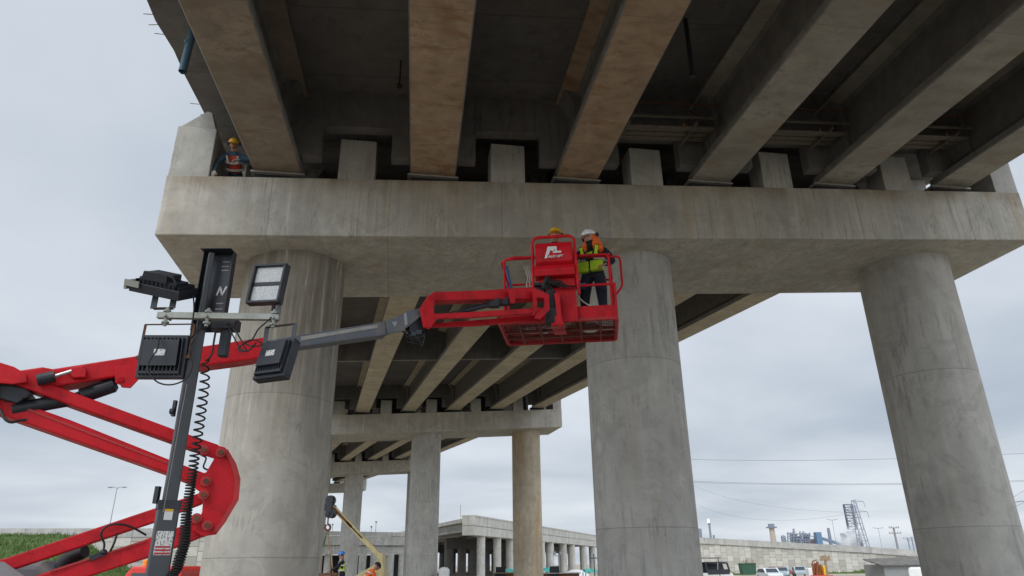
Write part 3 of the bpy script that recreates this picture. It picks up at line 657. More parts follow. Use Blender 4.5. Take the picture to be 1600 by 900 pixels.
slab(mb, [(680, 490), (740, 487), (846, 480), (848, 488), (740, 496), (680, 498)], .06, -.1); slab(mb, [(675, 505), (740, 500), (846, 492), (850, 500), (740, 509), (675, 511)], .06, .24); obj('jib_lower_arm', mb, ML, lift, bevel=.01)
mb = MB(); A, B = lp(684, 495, .05), lp(772, 474, .05); mb.tube([A, A.lerp(B, .45), A.lerp(B, .46), B], [.025, .025, .042, .042], 12)
for (u, v) in ((772, 474), (786, 471), (796, 470)): mb.box(lp(u, v, .02), (.16, .12, .12))
obj('jib_cylinder', mb, M['black'], lift)
mb = MB()
for c in (-.14, .24):
    P_o = [(833, 452), (857, 460), (858, 483), (846, 497), (838, 497), (836, 488)]
    mb = MB(); slab(mb, [(833, 450), (858, 460), (859, 484), (844, 499), (836, 497), (838, 490), (851, 479), (851, 466), (839, 465), (839, 484), (836, 492), (833, 492)], .03, c); obj('jib_end_frame', mb, ML, lift, bevel=.004)
    mb = MB(); slab(mb, [(794, 452), (809, 452), (804, 474), (798, 474)], .02, c); obj('cylinder_bracket', mb, ML, lift, bevel=.004)
# hoses along the boom
def hose(pts, r=.012, name='hydraulic_hose', mat=None, parent=lift):
    P = [V(p) for p in pts]; out = []
    for i in range(len(P)-1):
        p0, p1, p2, p3 = P[max(i-1, 0)], P[i], P[i+1], P[min(i+2, len(P)-1)]
        for q in range(6):
            t_ = q/6; out.append(.5*((2*p1)+(p2-p0)*t_+(2*p0-5*p1+4*p2-p3)*t_*t_+(3*p1-p0-3*p2+p3)*t_**3))
    out.append(P[-1]); mb = MB(); mb.tube(out, r, 7); return obj(name, mb, mat or M['blackrub'], parent, smooth=True)
hose([lp(160, 866, -.2), lp(163, 850, -.2), lp(158, 834, -.22), lp(168, 822, -.24), (lp(186, 819, -.25)), lp(206, 824, -.2), lp(228, 836, -.1)], .011)
hose([lp(172, 862, -.17), lp(179, 847, -.2), lp(183, 833, -.1)], .011)
hose([lp(0, 640, -.2), lp(8, 655, -.25), lp(18, 660, -.25), lp(30, 657, -.2), lp(42, 656, -.17)], .014)
hose([lp(316, 712, .0), lp(322, 716, -.05), lp(318, 730, -.05), lp(328, 734, 0), lp(338, 728, 0)], .01)
mb = MB(); bar(mb, (140, 873), (164, 864), .05, .1, -.17); mb.ell(lp(162, 863, -.2), (.035, .035, .03)); obj('hose_clamp', mb, M['black'], lift)
# basket, level, turned a little
BR = R(-7); bo = V((-.2, 10.4, 0)); bo = at(781, 508, 10.35); BZ = bo.z+.02
def bp(x, y, z):
    c, s_ = math.cos(BR), math.sin(BR); return V((bo.x+x*c-y*s_, bo.y+x*s_+y*c, BZ+z))
BW, BD = 1.86, 1.12
plat = None
def ptube(pts, r=.021, name='guard_rail', mat=ML, parent=lift, rc=.07):
    "pipe through points with rounded corners"
    P = [V(p) for p in pts]; out = [P[0]]
    for i in range(1, len(P)-1):
        a, b, c = P[i-1], P[i], P[i+1]; da = (a-b); dc = (c-b); ra = min(rc, da.length*.45, dc.length*.45); da.normalize(); dc.normalize()
        for q in range(5):
            t_ = q/4; out.append((b+da*ra)*(1-t_)**2+b*2*t_*(1-t_)+(b+dc*ra)*t_*t_)
    out.append(P[-1]); mb = MB(); mb.tube(out, r, 10); return obj(name, mb, mat, parent, smooth=True)
fl = ptube([bp(.0, 0, 0), bp(BW, 0, 0), bp(BW, BD, 0), bp(0, BD, 0), bp(0, 0, 0), bp(.3, 0, 0)], .03, 'platform_frame', M['redfade'])
mb = MB()
for q in (.3, .62, .95, 1.28, 1.6): mb.beam(bp(q, .02, .0), bp(q, BD-.02, .0), .035, .04)
mb.beam(bp(.02, .45, -.002), bp(BW-.02, .45, -.002), .05, .045); mb.beam(bp(.02, .78, -.002), bp(BW-.02, .78, -.002), .04, .045); obj('floor_joists', mb, M['redin'], fl)
mb = MB()
for i in range(47): mb.beam(bp(.04+i*.0385, .02, .035), bp(.04+i*.0385, BD-.02, .035), .0075, .016)
for i in range(15): mb.beam(bp(.03, .05+i*.073, .035), bp(BW-.03, .05+i*.073, .035), .0075, .014)
obj('floor_grating', mb, M['redin'], fl)
mb = MB(); mb.box(bp(.42, .6, .06), (.22, .18, .05)); mb.ell(bp(.66, .62, .07), (.1, .13, .05), bump=.5); mb.ell(bp(1.42, .6, .07), (.16, .22, .04), bump=.5); obj('rags_and_tools', mb, M['white'], fl)
mb = MB(); mb.beam(bp(1.02, -.01, .12), bp(BW, -.01, .12), .012, .2); mb.beam(bp(0, -.01, .10), bp(.9, -.01, .10), .012, .16); mb.beam(bp(BW+.01, 0, .1), bp(BW+.01, BD, .1), .012, .16); mb.beam(bp(0, BD+.01, .1), bp(BW, BD+.01, .1), .012, .16); mb.beam(bp(-.01, 0, .1), bp(-.01, BD, .1), .012, .16); obj('toe_board', mb, ML, fl)
h1 = 1.12
ptube([bp(BW, 0, .0), bp(BW, 0, .58), bp(.95, 0, .58)])
ptube([bp(1.0, .02, h1-.04), bp(1.1, .02, h1), bp(BW-.07, .02, h1), bp(BW-.06, .02, .02)])
ptube([bp(1.25, .05, h1), bp(BW+.12, .10, h1-.02), bp(BW+.14, .35, h1-.45), bp(BW, .35, h1-.62)], .019)
ptube([bp(BW, BD, 0), bp(BW, BD, h1), bp(0, BD, h1), bp(0, BD, 0)])
ptube([bp(BW-.06, .02, h1), bp(BW, BD, h1)]); ptube([bp(BW, 0.0, .58), bp(BW, BD, .58)]); ptube([bp(0, 0, .58), bp(0, BD, .58), bp(BW, BD, .58)])
ptube([bp(0.08, 0, .0), bp(.08, 0, h1), bp(.62, 0, h1)]); ptube([bp(0, BD, h1), bp(0.02, .1, h1), bp(.2, -.03, h1+.02), bp(.62, -.02, h1)]); ptube([bp(0, 0, .58), bp(.55, 0, .58)])
ptube([bp(1.08, 0, 0), bp(1.08, 0, .6)], .016)
for a, b in (((-.02, .95, 1.05), (.1, .6, .55)), ((.12, .0, 1.0), (.2, 0.02, .55))):
    mb = MB(); mb.beam(bp(*a), bp(*b), .045, .008, LN); obj('blue_strap', mb, M['blue'], lift)
for q in range(3): hose([bp(.38+q*.04, .3, h1), bp(.44+q*.03, .28, .9), bp(.42+q*.05, .26, .75), bp(.5+q*.04, .2, .45)], .012, 'lanyard', M['glove'])
hose([bp(1.15, .1, .75), bp(1.25, .08, .45), bp(1.45, .06, .25), bp(1.75, .05, .17)], .012, 'rope', M['glove'])
mb = MB(); mb.beam(bp(1.22, .6, .04), bp(1.05, .5, .55), .09, .04); obj('plank_offcut', mb, M['wood'], lift)
# console tower
cx0, cx1 = .60, 1.20
def cp_(x, z, y=-.22): return bp(x, y, z)
ptube([cp_(cx0-.03, .5), cp_(cx0-.03, 1.38), cp_(cx1+.05, 1.38), cp_(cx1+.06, 1.05), cp_(cx1+.09, .35)], .026, 'console_hoop', rc=.12)
ptube([cp_(cx1-.02, 1.34, -.05), cp_(cx1+.02, 1.05, -.05), cp_(cx1+.06, .5, -.05)], .022, 'console_hoop')
mb = MB()
ang = [R(a) for a in range(-95, 100, 15)]
prof = [(-.30, 0) for a in ang]
pf = [(-.02, 1.29), (-.18, 1.29), (-.25, 1.25), (-.29, 1.15), (-.30, 1.03), (-.27, .92), (-.2, .87), (-.02, .87)]
mb.prism([bp(cx0+.02, y, z) for y, z in pf], bp(cx1+.01, 0, 0)-bp(cx0+.02, 0, 0)); cb_ = obj('control_box', mb, ML, lift, bevel=.012)
mb = MB(); mb.prism([bp(cx0, -.3, .78), bp(cx0, -.25, .865), bp(cx0, -.02, .865), bp(cx0, -.02, .68), bp(cx0, -.26, .68)], bp(cx1+.04, 0, 0)-bp(cx0, 0, 0)); obj('control_shelf', mb, ML, lift, bevel=.01)
mb = MB(); mb.prism([bp(cx0+.05, -.12, .68), bp(cx1+.03, -.12, .68), bp(cx1+.05, -.12, .1), bp(cx1+.05, -.12, -.06), bp(.86, -.12, -.06), bp(.86, -.12, .42), bp(cx0+.05, -.12, .52)], bp(0, .05, 0)-bp(0, 0, 0)); obj('console_back_plate', mb, ML, lift, bevel=.006)
mb = MB(); mb.prism([bp(.90, -.28, .36), bp(.95, -.28, .38), bp(.99, -.28, .3), bp(1.0, -.28, -.0), bp(1.04, -.28, -.17), bp(.84, -.28, -.17), bp(.84, -.28, -.02), bp(.93, -.28, -.0)], bp(0, .035, 0)-bp(0, 0, 0)); mb.prism([bp(.84, -.29, -.17), bp(1.04, -.29, -.17), bp(1.04, .5, -.07), bp(.84, .5, -.07)], V((0, 0, .03))); obj('rotator_bracket', mb, ML, lift, bevel=.006)
mb = MB(); mb.cyl(bp(.84, -.2, .02), bp(.84, -.2, .42), .085, 20); mb.cyl(bp(.84, -.2, -.12), bp(.84, -.2, .02), .1, 20, .1); obj('rotator', mb, M['dark'], lift, smooth=True)
mb = MB(); mb.box(bp(.84, -.2, .06), (.15, .19, .13)); mb.box(bp(.78, -.18, .55), (.42, .1, .05)); obj('rotator_motor', mb, M['black'], lift, bevel=.01)
hose([bp(.82, -.2, .72), bp(.80, -.25, .64), bp(.75, -.25, .55), bp(.72, -.2, .40)], .035, 'cable_boot')
for q in range(4): hose([bp(.66+.02*q, -.2, .56), bp(.85, -.26, .60-.02*q), bp(1.0, -.24, .58-.03*q), bp(1.12+.03*q, -.2, .5), bp(1.28, -.1, .55)], .011)
for q in range(3): hose([bp(.5, -.2, .45-.03*q), bp(.7, -.27, .47), bp(.86, -.25, .4+.04*q), bp(.92, -.2, .2)], .012)
mb = MB(); mb.box(bp(1.33, .12, .62), (.14, .1, .07)); obj('foot_switch_box', mb, M['blue'], lift)
# lettering on the control box
def text(s, size, M_, mat, parent, name='lettering', depth=.002, shear=0, bold=0):
    cu = bpy.data.curves.new('t', 'FONT'); cu.body = s; cu.size = size; cu.extrude = depth; cu.shear = shear; cu.offset = bold; cu.resolution_u = 3
    o = bpy.data.objects.new('t', cu); COL.objects.link(o); dg = bpy.context.evaluated_depsgraph_get(); me = bpy.data.meshes.new_from_object(o.evaluated_get(dg)); bpy.data.objects.remove(o)
    inv = mxof(parent).inverted()
    for v in me.vertices: v.co = inv @ (M_ @ v.co)
    me.materials.clear(); me.materials.append(mat); q = bpy.data.objects.new(name, me); COL.objects.link(q); q.parent = parent; return q
tx = (bp(1, 0, 0)-bp(0, 0, 0)).normalized(); tyv = (bp(0, -.29, 1.15)-bp(0, -.30, 1.03)).normalized(); tz = tx.cross(tyv).normalized()
def frame(o): 
    m_ = Matrix((tx, tyv, tz)).transposed().to_4x4(); m_.translation = o; return m_
mb = MB(); o_ = bp(cx0+.17, -.304, 1.02); q_ = lambda x, z: o_+tx*x+tyv*z
mb.prism([q_(0, -.06), q_(.055, .15), q_(.20, .15), q_(.185, .09), q_(.16, .09), q_(.135, .055), q_(.10, .09), q_(.07, .0), q_(.055, .0), q_(.045, -.06)], tz*.004)
mb.prism([q_(.20, .15), q_(.20, .062), q_(.27, .062), q_(.27, .03), q_(.13, .03), q_(.185, .09)], tz*.004); obj('logo', mb, M['white'], cb_)
text('ALO LIFT', .058, frame(o_+tx*.062-tyv*.052+tz*.001), M['white'], cb_, depth=.003, bold=.002)
# base of the lift, mostly outside the picture
mb = MB(); A = lp(-5, 895, -.55); mb.prism([V((A.x-2.0, A.y-.2, .95)), V((A.x+.0, A.y-.2, .95)), V((A.x+.45, A.y-.2, 1.6)), V((A.x+.3, A.y-.2, 1.95)), V((A.x-.12, A.y-.2, 2.18)), V((A.x-2.0, A.y-.2, 2.2))], (0, .5, 0)); obj('engine_hood', mb, M['lgrey'], lift, bevel=.08, segs=4)
mb = MB(); B = lp(45, 893, .35); mb.prism([V((B.x-1.9, B.y, .95)), V((B.x+.5, B.y, .95)), V((B.x+.38, B.y, 2.0)), V((B.x+.1, B.y, 2.19)), V((B.x-1.9, B.y, 2.25))], (0, .6, 0)); th_ = obj('turntable_cover', mb, M['grey'], lift, bevel=.08, segs=4)
mb = MB(); A = lp(96, 893, .42); mb.tube([A+V((0, 0, -.5)), A+V((0, 0, -.02)), A+V((.03, 0, .09)), A+V((.1, 0, .16)), A+V((.22, -.02, .2))], [.09, .09, .095, .085, .07], 14); obj('exhaust_elbow', mb, M['blackrub'], lift, smooth=True)
mb = MB(); cb2 = V((B.x-.8, B.y+.1, 0)); mb.box(cb2+V((0, 0, .75)), (2.6, 1.7, .4)); obj('chassis', mb, ML, lift, bevel=.05)
for sx_ in (-1, 1):
    for sy_ in (-1, 1):
        c = cb2+V((sx_*1.1, sy_*.95, .46)); mb = MB(); mb.cyl(c-V((0, .16, 0)), c+V((0, .16, 0)), .46, 28); wl = obj('wheel', mb, M['tyre'], lift, bevel=.03); mb = MB(); mb.cyl(c-V((0, .17, 0)), c+V((0, .17, 0)), .22, 20); obj('rim', mb, M['lgrey'], wl)
# ------------------------------------------------------------------ workers in the basket
pw = bp(1.53, .38, .045)
P1_ = person('person in white helmet and lime vest standing at the right of the red basket', pw, R(156), dict(
    hed=(-.01, .06, 1.61), nek=(0, .02, 1.48), ell=(-.30, -.02, 1.14), wrl=(-.22, .17, 1.02), shr=(.19, .02, 1.41), elr=(.3, .12, 1.18), wrr=(.42, .26, 1.08), hil=(-.1, 0, .9), anr=(.15, .02, .09), knr=(.13, .05, .49)),
    M['helmw'], (M['navy'], M['navy'], M['navy']), head_rot=(-18, 4, -14), vest=(M['lime'], .55), hood=True, harness=True)
P1_.scale = (1.16, 1.05, .925)
pw2 = bp(.93, .30, .045)
P2_ = person('person in a yellow helmet hidden behind the control box of the red basket', pw2, R(170), dict(hed=(0, .03, 1.62), wrl=(-.16, .32, 1.18), ell=(-.26, .1, 1.15), elr=(.28, .08, 1.16), wrr=(.2, .3, 1.15)),
    M['helmy'], (M['navy'], M['navy'], M['navy']), head_rot=(-5, 0, 0), vest=(M['ovest'], .3))
P2_.scale = (1.0, 1.0, .95)
# ------------------------------------------------------------------ worker on the cap ledge
x, y, z, th, s = PIERS[0]
lx = 1.38; pl_ = V((x, y, 0))+V((math.cos(th), math.sin(th), 0))*lx+V((-math.sin(th), math.cos(th), 0))*.68; pl_.z = z+s*lx+CAPH
P3_ = person('person in yellow helmet and orange vest kneeling on top of the nearest pier cap', pl_, th+R(180), dict(
    pel=(0, -.12, .46), spi=(0, .05, .58), che=(0, .26, .73), nek=(0, .36, .84), hed=(0, .43, .93), hil=(-.1, -.12, .42), hir=(.1, -.12, .42), knl=(-.16, .08, .08), knr=(.16, .08, .08), anl=(-.13, -.34, .06), anr=(.13, -.34, .06), tol=(-.13, -.48, .05), tor=(.13, -.48, .05),
    shl=(-.18, .27, .78), ell=(-.36, .36, .60), wrl=(-.17, .50, .52), shr=(.18, .27, .78), elr=(.30, .36, .50), wrr=(.30, .50, .17)),
    M['helmy'], (M['denim'], M['navy'], M['denim']), head_rot=(-28, 0, 0), vest=(M['ovest'], .3), gloves=True)
P3_.scale = (1.15, 1.1, 1.08)
# ================================================================== MOBILE LIGHT TOWER
TY = 5.2
mt = at(262, 800, TY); tower = thing('light_tower', 'dark mobile light tower with four floodlights standing in front of the red boom', 'light tower', (mt.x, mt.y, 0), 0)
def tz_(u, v): return at(u, v, TY).z
mr = Matrix.Rotation(R(32), 3, 'Z')
def sect(name, z0, z1, w_, mat, bev=.008):
    mb = MB(); mb.box((mt.x, mt.y, (z0+z1)/2), (w_, w_, z1-z0), mr); return obj(name, mb, mat, tower, bevel=bev)
zA = tz_(262, 785); zB = tz_(325, 520); zT = tz_(350, 392)
s1 = sect('mast_section', .5, zA, .14, M['mast']); s2 = sect('mast_section', zA-.02, zB+.02, .095, M['mast'])
s3 = sect('mast_section', zB, zT-.02, .045, M['mast'])
mb = MB(); mb.box((mt.x, mt.y, zA-.02), (.155, .155, .06), mr); mb.box((mt.x-.085, mt.y-.03, zA+.05), (.03, .04, .12)); obj('mast_collar', mb, M['black'], tower)
mb = MB(); mb.box((mt.x-.06, mt.y-.05, tz_(300, 640)), (.022, .03, .12)); mb.cyl((mt.x-.08, mt.y-.06, tz_(300, 645)), (mt.x-.05, mt.y-.06, tz_(300, 645)), .022); obj('cable_pulley', mb, M['black'], tower)
# perforated channel bracket around the top
br = at(349, 450, TY); ax_ = mr @ V((1, 0, 0)); mb = MB()
cz0, cz1 = tz_(330, 514), tz_(350, 391); yy = mt.y+.03; cxm = mt.x+.045
for a, b in (((cxm-.10, yy, cz0), (cxm+.13, yy, cz1)),):
    mb.box((cxm, yy+.06, (cz0+cz1)/2), (.25, .008, cz1-cz0)); mb.box((cxm+.125, yy+.03, (cz0+cz1)/2), (.008, .07, cz1-cz0)); mb.box((cxm-.125, yy+.03, (cz0+cz1)/2), (.008, .07, cz1-cz0)); mb.box((cxm, yy, cz1), (.258, .14, .008))
chn = obj('top_bracket', mb, M['black'], tower, bevel=.003)
mb = MB()
for i, zz in enumerate((.90, .84, .79, .36, .29, .22)):
    mb.box((cxm+.05, yy+.0555, cz0+(cz1-cz0)*zz), (.06, .002, .008 if i != 5 else .016))
obj('slot_marks', mb, M['steel'], chn)
mb = MB(); lo = V((cxm+.042, yy+.054, cz0+(cz1-cz0)*.52)); q_ = lambda a, b: lo+V((a, 0, b))
mb.prism([q_(-.035, -.04), q_(-.02, -.04), q_(0, .04), q_(-.015, .04)], (0, .003, 0)); mb.prism([q_(-.012, .03), q_(.0, .04), q_(.02, -.03), q_(.01, -.04)], (0, .003, 0)); mb.prism([q_(.008, -.04), q_(.022, -.04), q_(.052, .04), q_(.036, .04)], (0, .003, 0)); obj('logo', mb, M['white'], chn)
mb = MB(); A = at(247, 493, TY-.12); B = at(437, 496, TY-.12); mb.beam(A, B, .045, .05); ca = obj('crossarm', mb, M['galv'], tower, bevel=.003)
mb = MB()
for u, v in ((257, 493), (426, 496), (322, 494)):
    P = at(u, v, TY-.16); mb.cyl(P+V((0, -.012, 0)), P+V((0, .1, 0)), .012, 10); mb.cyl(P+V((0, .03, -.075)), P+V((0, .03, .075)), .014, 8); mb.cyl(P+V((0, .03, -.055)), P+V((0, .03, -.04)), .03, 8); mb.cyl(P+V((0, .03, .04)), P+V((0, .03, .055)), .03, 8)
obj('bolt', mb, M['galv'], ca)
mb = MB(); P = at(345, 505, TY); mb.box(P+V((.02, .06, 0)), (.2, .12, .09)); mb.box(P+V((.03, .06, -.14)), (.07, .07, .25)); obj('junction_box', mb, M['black'], tower, bevel=.008)
def flood(c, rot, name_lab, lensy=True, wd=.34, ht=.36, label=None, brk=1):
    "LED floodlight; its lens looks along -Y of rot"
    T = lambda p: c+rot @ V(p)
    def bx(mb, p, d): mb.box(T(p), d, rot)
    mb = MB(); t_ = .02
    bx(mb, (0, -.03, ht/2-t_/2), (wd, .075, t_)); bx(mb, (0, -.03, -ht/2+t_/2), (wd, .075, t_)); bx(mb, (wd/2-t_/2, -.03, 0), (t_, .075, ht-2*t_)); bx(mb, (-wd/2+t_/2, -.03, 0), (t_, .075, ht-2*t_)); bx(mb, (0, -.02, 0), (wd-2*t_, .05, .034)); bx(mb, (0, .0, 0), (wd-.002, .02, ht-.002))
    f = obj('floodlight', mb, M['black'], tower, bevel=.004); 
    if label: f['label'] = label
    for s_ in (-1, 1):
        mb = MB(); bx(mb, (0, -.028, s_*ht*.235), (wd-2.2*t_, .02, ht*.40)); obj('lens', mb, M['lens'], f)
    mb = MB()
    for i in range(11): bx(mb, (-wd/2+.03+i*(wd-.06)/10, .022, 0), (.007, .03, ht-.05))
    bx(mb, (0, .03, .02), (wd*.74, .06, ht*.6)); bx(mb, (0, .022, -ht*.38), (wd*.8, .03, .02)); obj('heat_sink', mb, M['black'], f)
    mb = MB(); bx(mb, (0.0, .0625, .02), (.085, .003, .05)); obj('rating_plate', mb, M['label'], f)
    return f
def bracket(c, wd, drop, up=-1, yaw=0, mat=None, thick=.035):
    "U-shaped yoke: two arms and a cross bar"
    r = Matrix.Rotation(yaw, 3, 'Z'); mb = MB(); q = lambda x, z: c+r @ V((x, 0, z))
    mb.beam(q(-wd/2, 0), q(-wd/2, up*drop), thick, .006, V((0, 1, 0))); mb.beam(q(wd/2, 0), q(wd/2, up*drop), thick, .006, V((0, 1, 0)))
    mb2 = mb; mb2.box(q(0, up*drop), (wd+.006, thick, .006), r)
    for s_ in (-1, 1): mb.cyl(q(s_*(wd/2+.015), 0), q(s_*(wd/2-.03), 0), .018, 12)
    return obj('yoke', mb, mat or M['mast'], tower, bevel=.001)
E3 = lambda x, y, z: Euler((R(x), R(y), R(z)), 'XYZ').to_matrix()
P = at(422, 447, TY-.1); flood(P, E3(-4, 3, -12), 'a', wd=.29, ht=.345, label='upper right floodlight with its two lenses facing the camera'); bracket(P+V((.05, .06, -.02)), .24, .235, -1, R(-60))
P = at(429, 561, TY-.1); flood(P, E3(14, 0, 158), 'b', wd=.30, ht=.33, label='lower right floodlight seen from behind, tilted down'); bracket(P+V((.01, .02, -.02)), .26, .30, 1, R(-18))
P = at(254, 557, TY-.1); flood(P, E3(-4, 0, 183), 'c', wd=.36, ht=.34, label='lower left floodlight seen from behind'); bracket(P+V((0, .02, 0)), .385, .27, 1, 0, M['rust'], .02)
P = at(258, 447, TY-.1); fr4 = E3(0, 13, 0) @ E3(118, 0, 0); f4 = flood(P, fr4, 'd', wd=.42, ht=.28, label='upper left floodlight turned edge-on')
mb = MB(); mb.box(P+fr4 @ V((-.235, -.02, .10)), (.02, .07, .11), fr4); mb.box(P+fr4 @ V((-.18, .0, .155)), (.12, .05, .012), fr4); obj('end_plate', mb, M['galv'], f4)
mb = MB(); mb.tube([P+fr4 @ V(q) for q in ((-.13, .05, .10), (-.12, .1, .1), (.0, .11, .1), (.12, .1, .1), (.15, .05, .1))], .012, 8); mb.box(P+fr4 @ V((-.02, .075, .02)), (.2, .06, .2), fr4); obj('carry_handle', mb, M['black'], f4)
P2 = at(258, 462, TY-.1); bracket(P2+V((0, 0, .06)), .15, .17, -1, R(0), None, .05)
def cable(pts, r=.006): return hose([at(u, v, y_) for u, v, y_ in pts], r, 'cable', M['blackrub'], tower)
cable([(302, 462, 5.1), (303, 485, 5.0), (299, 515, 5.0), (298, 528, 5.0), (308, 518, 5.05), (318, 505, 5.1)])
cable([(248, 528, 5.0), (246, 545, 4.95), (233, 565, 4.95), (232, 580, 4.95), (246, 597, 4.95), (268, 601, 4.95), (290, 592, 4.95), (300, 572, 5.0), (296, 545, 5.0), (308, 522, 5.0), (316, 508, 5.1)])
cable([(357, 505, 5.15), (370, 520, 5.1), (380, 535, 5.1), (396, 541, 5.05), (410, 538, 5.0), (398, 531, 5.0), (384, 534, 5.0), (372, 546, 5.0), (388, 548, 5.0), (400, 536, 5.05)])
cable([(355, 506, 5.15), (366, 528, 5.1), (376, 545, 5.1), (386, 548, 5.1), (380, 538, 5.1), (394, 530, 5.05), (404, 514, 5.0), (420, 500, 5.0), (428, 490, 5.1)])
cable([(338, 512, 5.14), (334, 535, 5.12), (332, 550, 5.12), (327, 560, 5.12), (322, 563, 5.14)], .008)
mb = MB(); mb.cyl(at(292, 600, 5.1), at(255, 800, 5.1), .002, 4); mb.cyl(at(262, 640, 5.1), at(252, 775, 5.1), .0, 4) if False else None; obj('winch_cable', mb, M['steel'], tower)
# coiled power cable beside the mast
pts = []; ctl = [(321, 562, .026, .075), (320, 600, .034, .066), (312, 660, .034, .060), (304, 715, .032, .040), (300, 745, .03, .021), (292, 800, .032, .020), (288, 850, .035, .018), (276, 890, .035, .018), (262, 910, .035, .018)]
ph = 0; path = []
for i in range(len(ctl)-1):
    a = at(ctl[i][0], ctl[i][1], TY-.02); b = at(ctl[i+1][0], ctl[i+1][1], TY-.02); ln = (b-a).length; n = max(2, int(ln/.0022))
    for q in range(n):
        f = q/n; r_ = ctl[i][2]*(1-f)+ctl[i+1][2]*f; pt_ = ctl[i][3]*(1-f)+ctl[i+1][3]*f; ph += 2*PI*(ln/n)/pt_
        c = a.lerp(b, f); path.append((ph, c+V((r_*math.cos(ph), r_*math.sin(ph), 0))))
pp = [path[0]]
for q in path:
    if q[0]-pp[-1][0] > PI/6: pp.append(q)
mb = MB(); mb.tube([q[1] for q in pp], .0072, 6); obj('coiled_cable', mb, M['blackrub'], tower, smooth=True)
# stickers on the mast
def sticker(u, v, wd, ht, mat, name='sticker'):
    nrm = mr @ V((0, -1, 0)); sx2 = mr @ V((1, 0, 0)); c = V((mt.x, mt.y, tz_(u, v)))+nrm*.0725
    mb = MB(); mb.box(c, (wd, .003, ht), mr); return obj(name, mb, mat, tower)
sticker(266, 803, .055, .09, M['white']); sticker(266, 796, .054, .035, M['yel2']).location.y -= .002
sticker(255, 849, .11, .16, M['label']); 
for i in range(3): sticker(252, 855+5*i, .10, .012, M['redfade']).location.y -= .003
# trailer base below the frame
mb = MB(); mb.box((mt.x, mt.y+.2, .55), (1.1, 1.7, .35)); obj('trailer_body', mb, M['mast'], tower, bevel=.05)
for s_ in (-1, 1):
    c = V((mt.x+s_*.68, mt.y+.2, .33)); mb = MB(); mb.cyl(c-V((.1, 0, 0)), c+V((.1, 0, 0)), .33, 26); obj('wheel', mb, M['tyre'], tower, bevel=.03)
# ================================================================== YELLOW CRANE, LOAD AND WORKERS
CY = 29.0
def c3(u, v, dy=0): return at(u, v, CY+dy)
cr = thing('yellow_crane', 'pale yellow mobile crane with black hook block beside the left column', 'crane', (c3(597, 900).x, CY, 0), 0)
mb = MB(); A, B = c3(520, 792), c3(596, 872); mb.beam(A, B, .18, .18); bm_ = obj('crane_boom', mb, M['yellow'], cr, bevel=.02)
mb = MB(); mb.beam(A.lerp(B, .02)+V((.0, -.098, .0)), A.lerp(B, .40)+V((0, -.098, .0)), .012, .10, V((0, 0, 1))); obj('boom_panel', mb, M['rust'], bm_)
mb = MB(); mb.beam(A.lerp(B, .30)+V((.0, -.098, .0)), A.lerp(B, .62)+V((0, -.098, .0)), .012, .05, V((0, 0, 1))); obj('boom_slot', mb, M['dark'], bm_)
mb = MB(); z = V((0, .6, 0)); mb.prism([c3(590, 862, -.3), c3(599, 866, -.3), c3(601, 908, -.3), c3(587, 908, -.3), c3(587, 896, -.3)], z); mb.prism([c3(555, 900, -.3), c3(592, 878, -.3), c3(592, 912, -.3), c3(552, 912, -.3)], z); obj('crane_body', mb, M['yellow'], cr, bevel=.03)
mb = MB(); cb3 = c3(597, 905); mb.box((cb3.x, CY+.5, .8), (3.4, 2.2, .6)); obj('chassis', mb, M['yellow'], cr, bevel=.05)
for s_ in (-1, 1):
    c = V((cb3.x+s_*1.2, CY-.6, .5)); mb = MB(); mb.cyl(c, c+V((0, .35, 0)), .5, 24); obj('wheel', mb, M['tyre'], cr)
mb = MB()
for (u, v, r_, o_) in ((517, 782, .20, 0), (514, 792, .20, .1), (519, 803, .17, -.1), (514, 804, .14, .15), (521, 793, .12, .2)): p = c3(u, v, o_); mb.cyl(p-V((0, .08, 0)), p+V((0, .08, 0)), r_, 18); mb.cyl(p-V((0, .1, 0)), p+V((0, .1, 0)), r_*.35, 10)
mb.box(c3(516, 790), (.22, .4, .75)); rr = random.Random(5)
for i in range(14): mb.box(c3(511+rr.random()*12, 778+rr.random()*30, rr.uniform(-.3, .3)), (.1, .08, .12))
obj('sheave_head', mb, M['black'], cr)
mb = MB(); mb.cyl(c3(513, 806), c3(512, 820), .03, 8); mb.tube([c3(512+4.2*math.sin(a), 824-4.8*math.cos(a)) for a in [q*PI/6 for q in range(12)]], .045, 8); hk = obj('hook', mb, M['rust'], cr, smooth=True)
ld = thing('steel_load', 'rusty steel frame slung under the crane hook beside the worker', 'steel load', (c3(512, 898).x, CY, c3(512, 905).z), 0)
mb = MB(); mb.beam(c3(494, 898, .5), c3(528, 897, .5), .25, .1); mb.beam(c3(494, 898, -.5), c3(528, 897, -.5), .25, .1); mb.beam(c3(496, 904, .5), c3(496, 904, -.5), .1, .1); mb.beam(c3(526, 903, .5), c3(526, 903, -.5), .1, .1); obj('beams', mb, M['rust'], ld)
mb = MB(); mb.tube([c3(512, 829), c3(518, 862), c3(520, 897)], .022, 6); mb.tube([c3(511, 829), c3(516, 870), c3(516, 898, .5)], .022, 6); mb.tube([c3(511, 829), c3(498, 898, .3)], .016, 6); obj('sling', mb, M['wood'], ld)
mb = MB(); mb.prism([c3(510, 830), c3(511.5, 830), c3(506, 853), c3(503, 856)], (0, .02, 0)); obj('tag_line', mb, M['green'], ld)
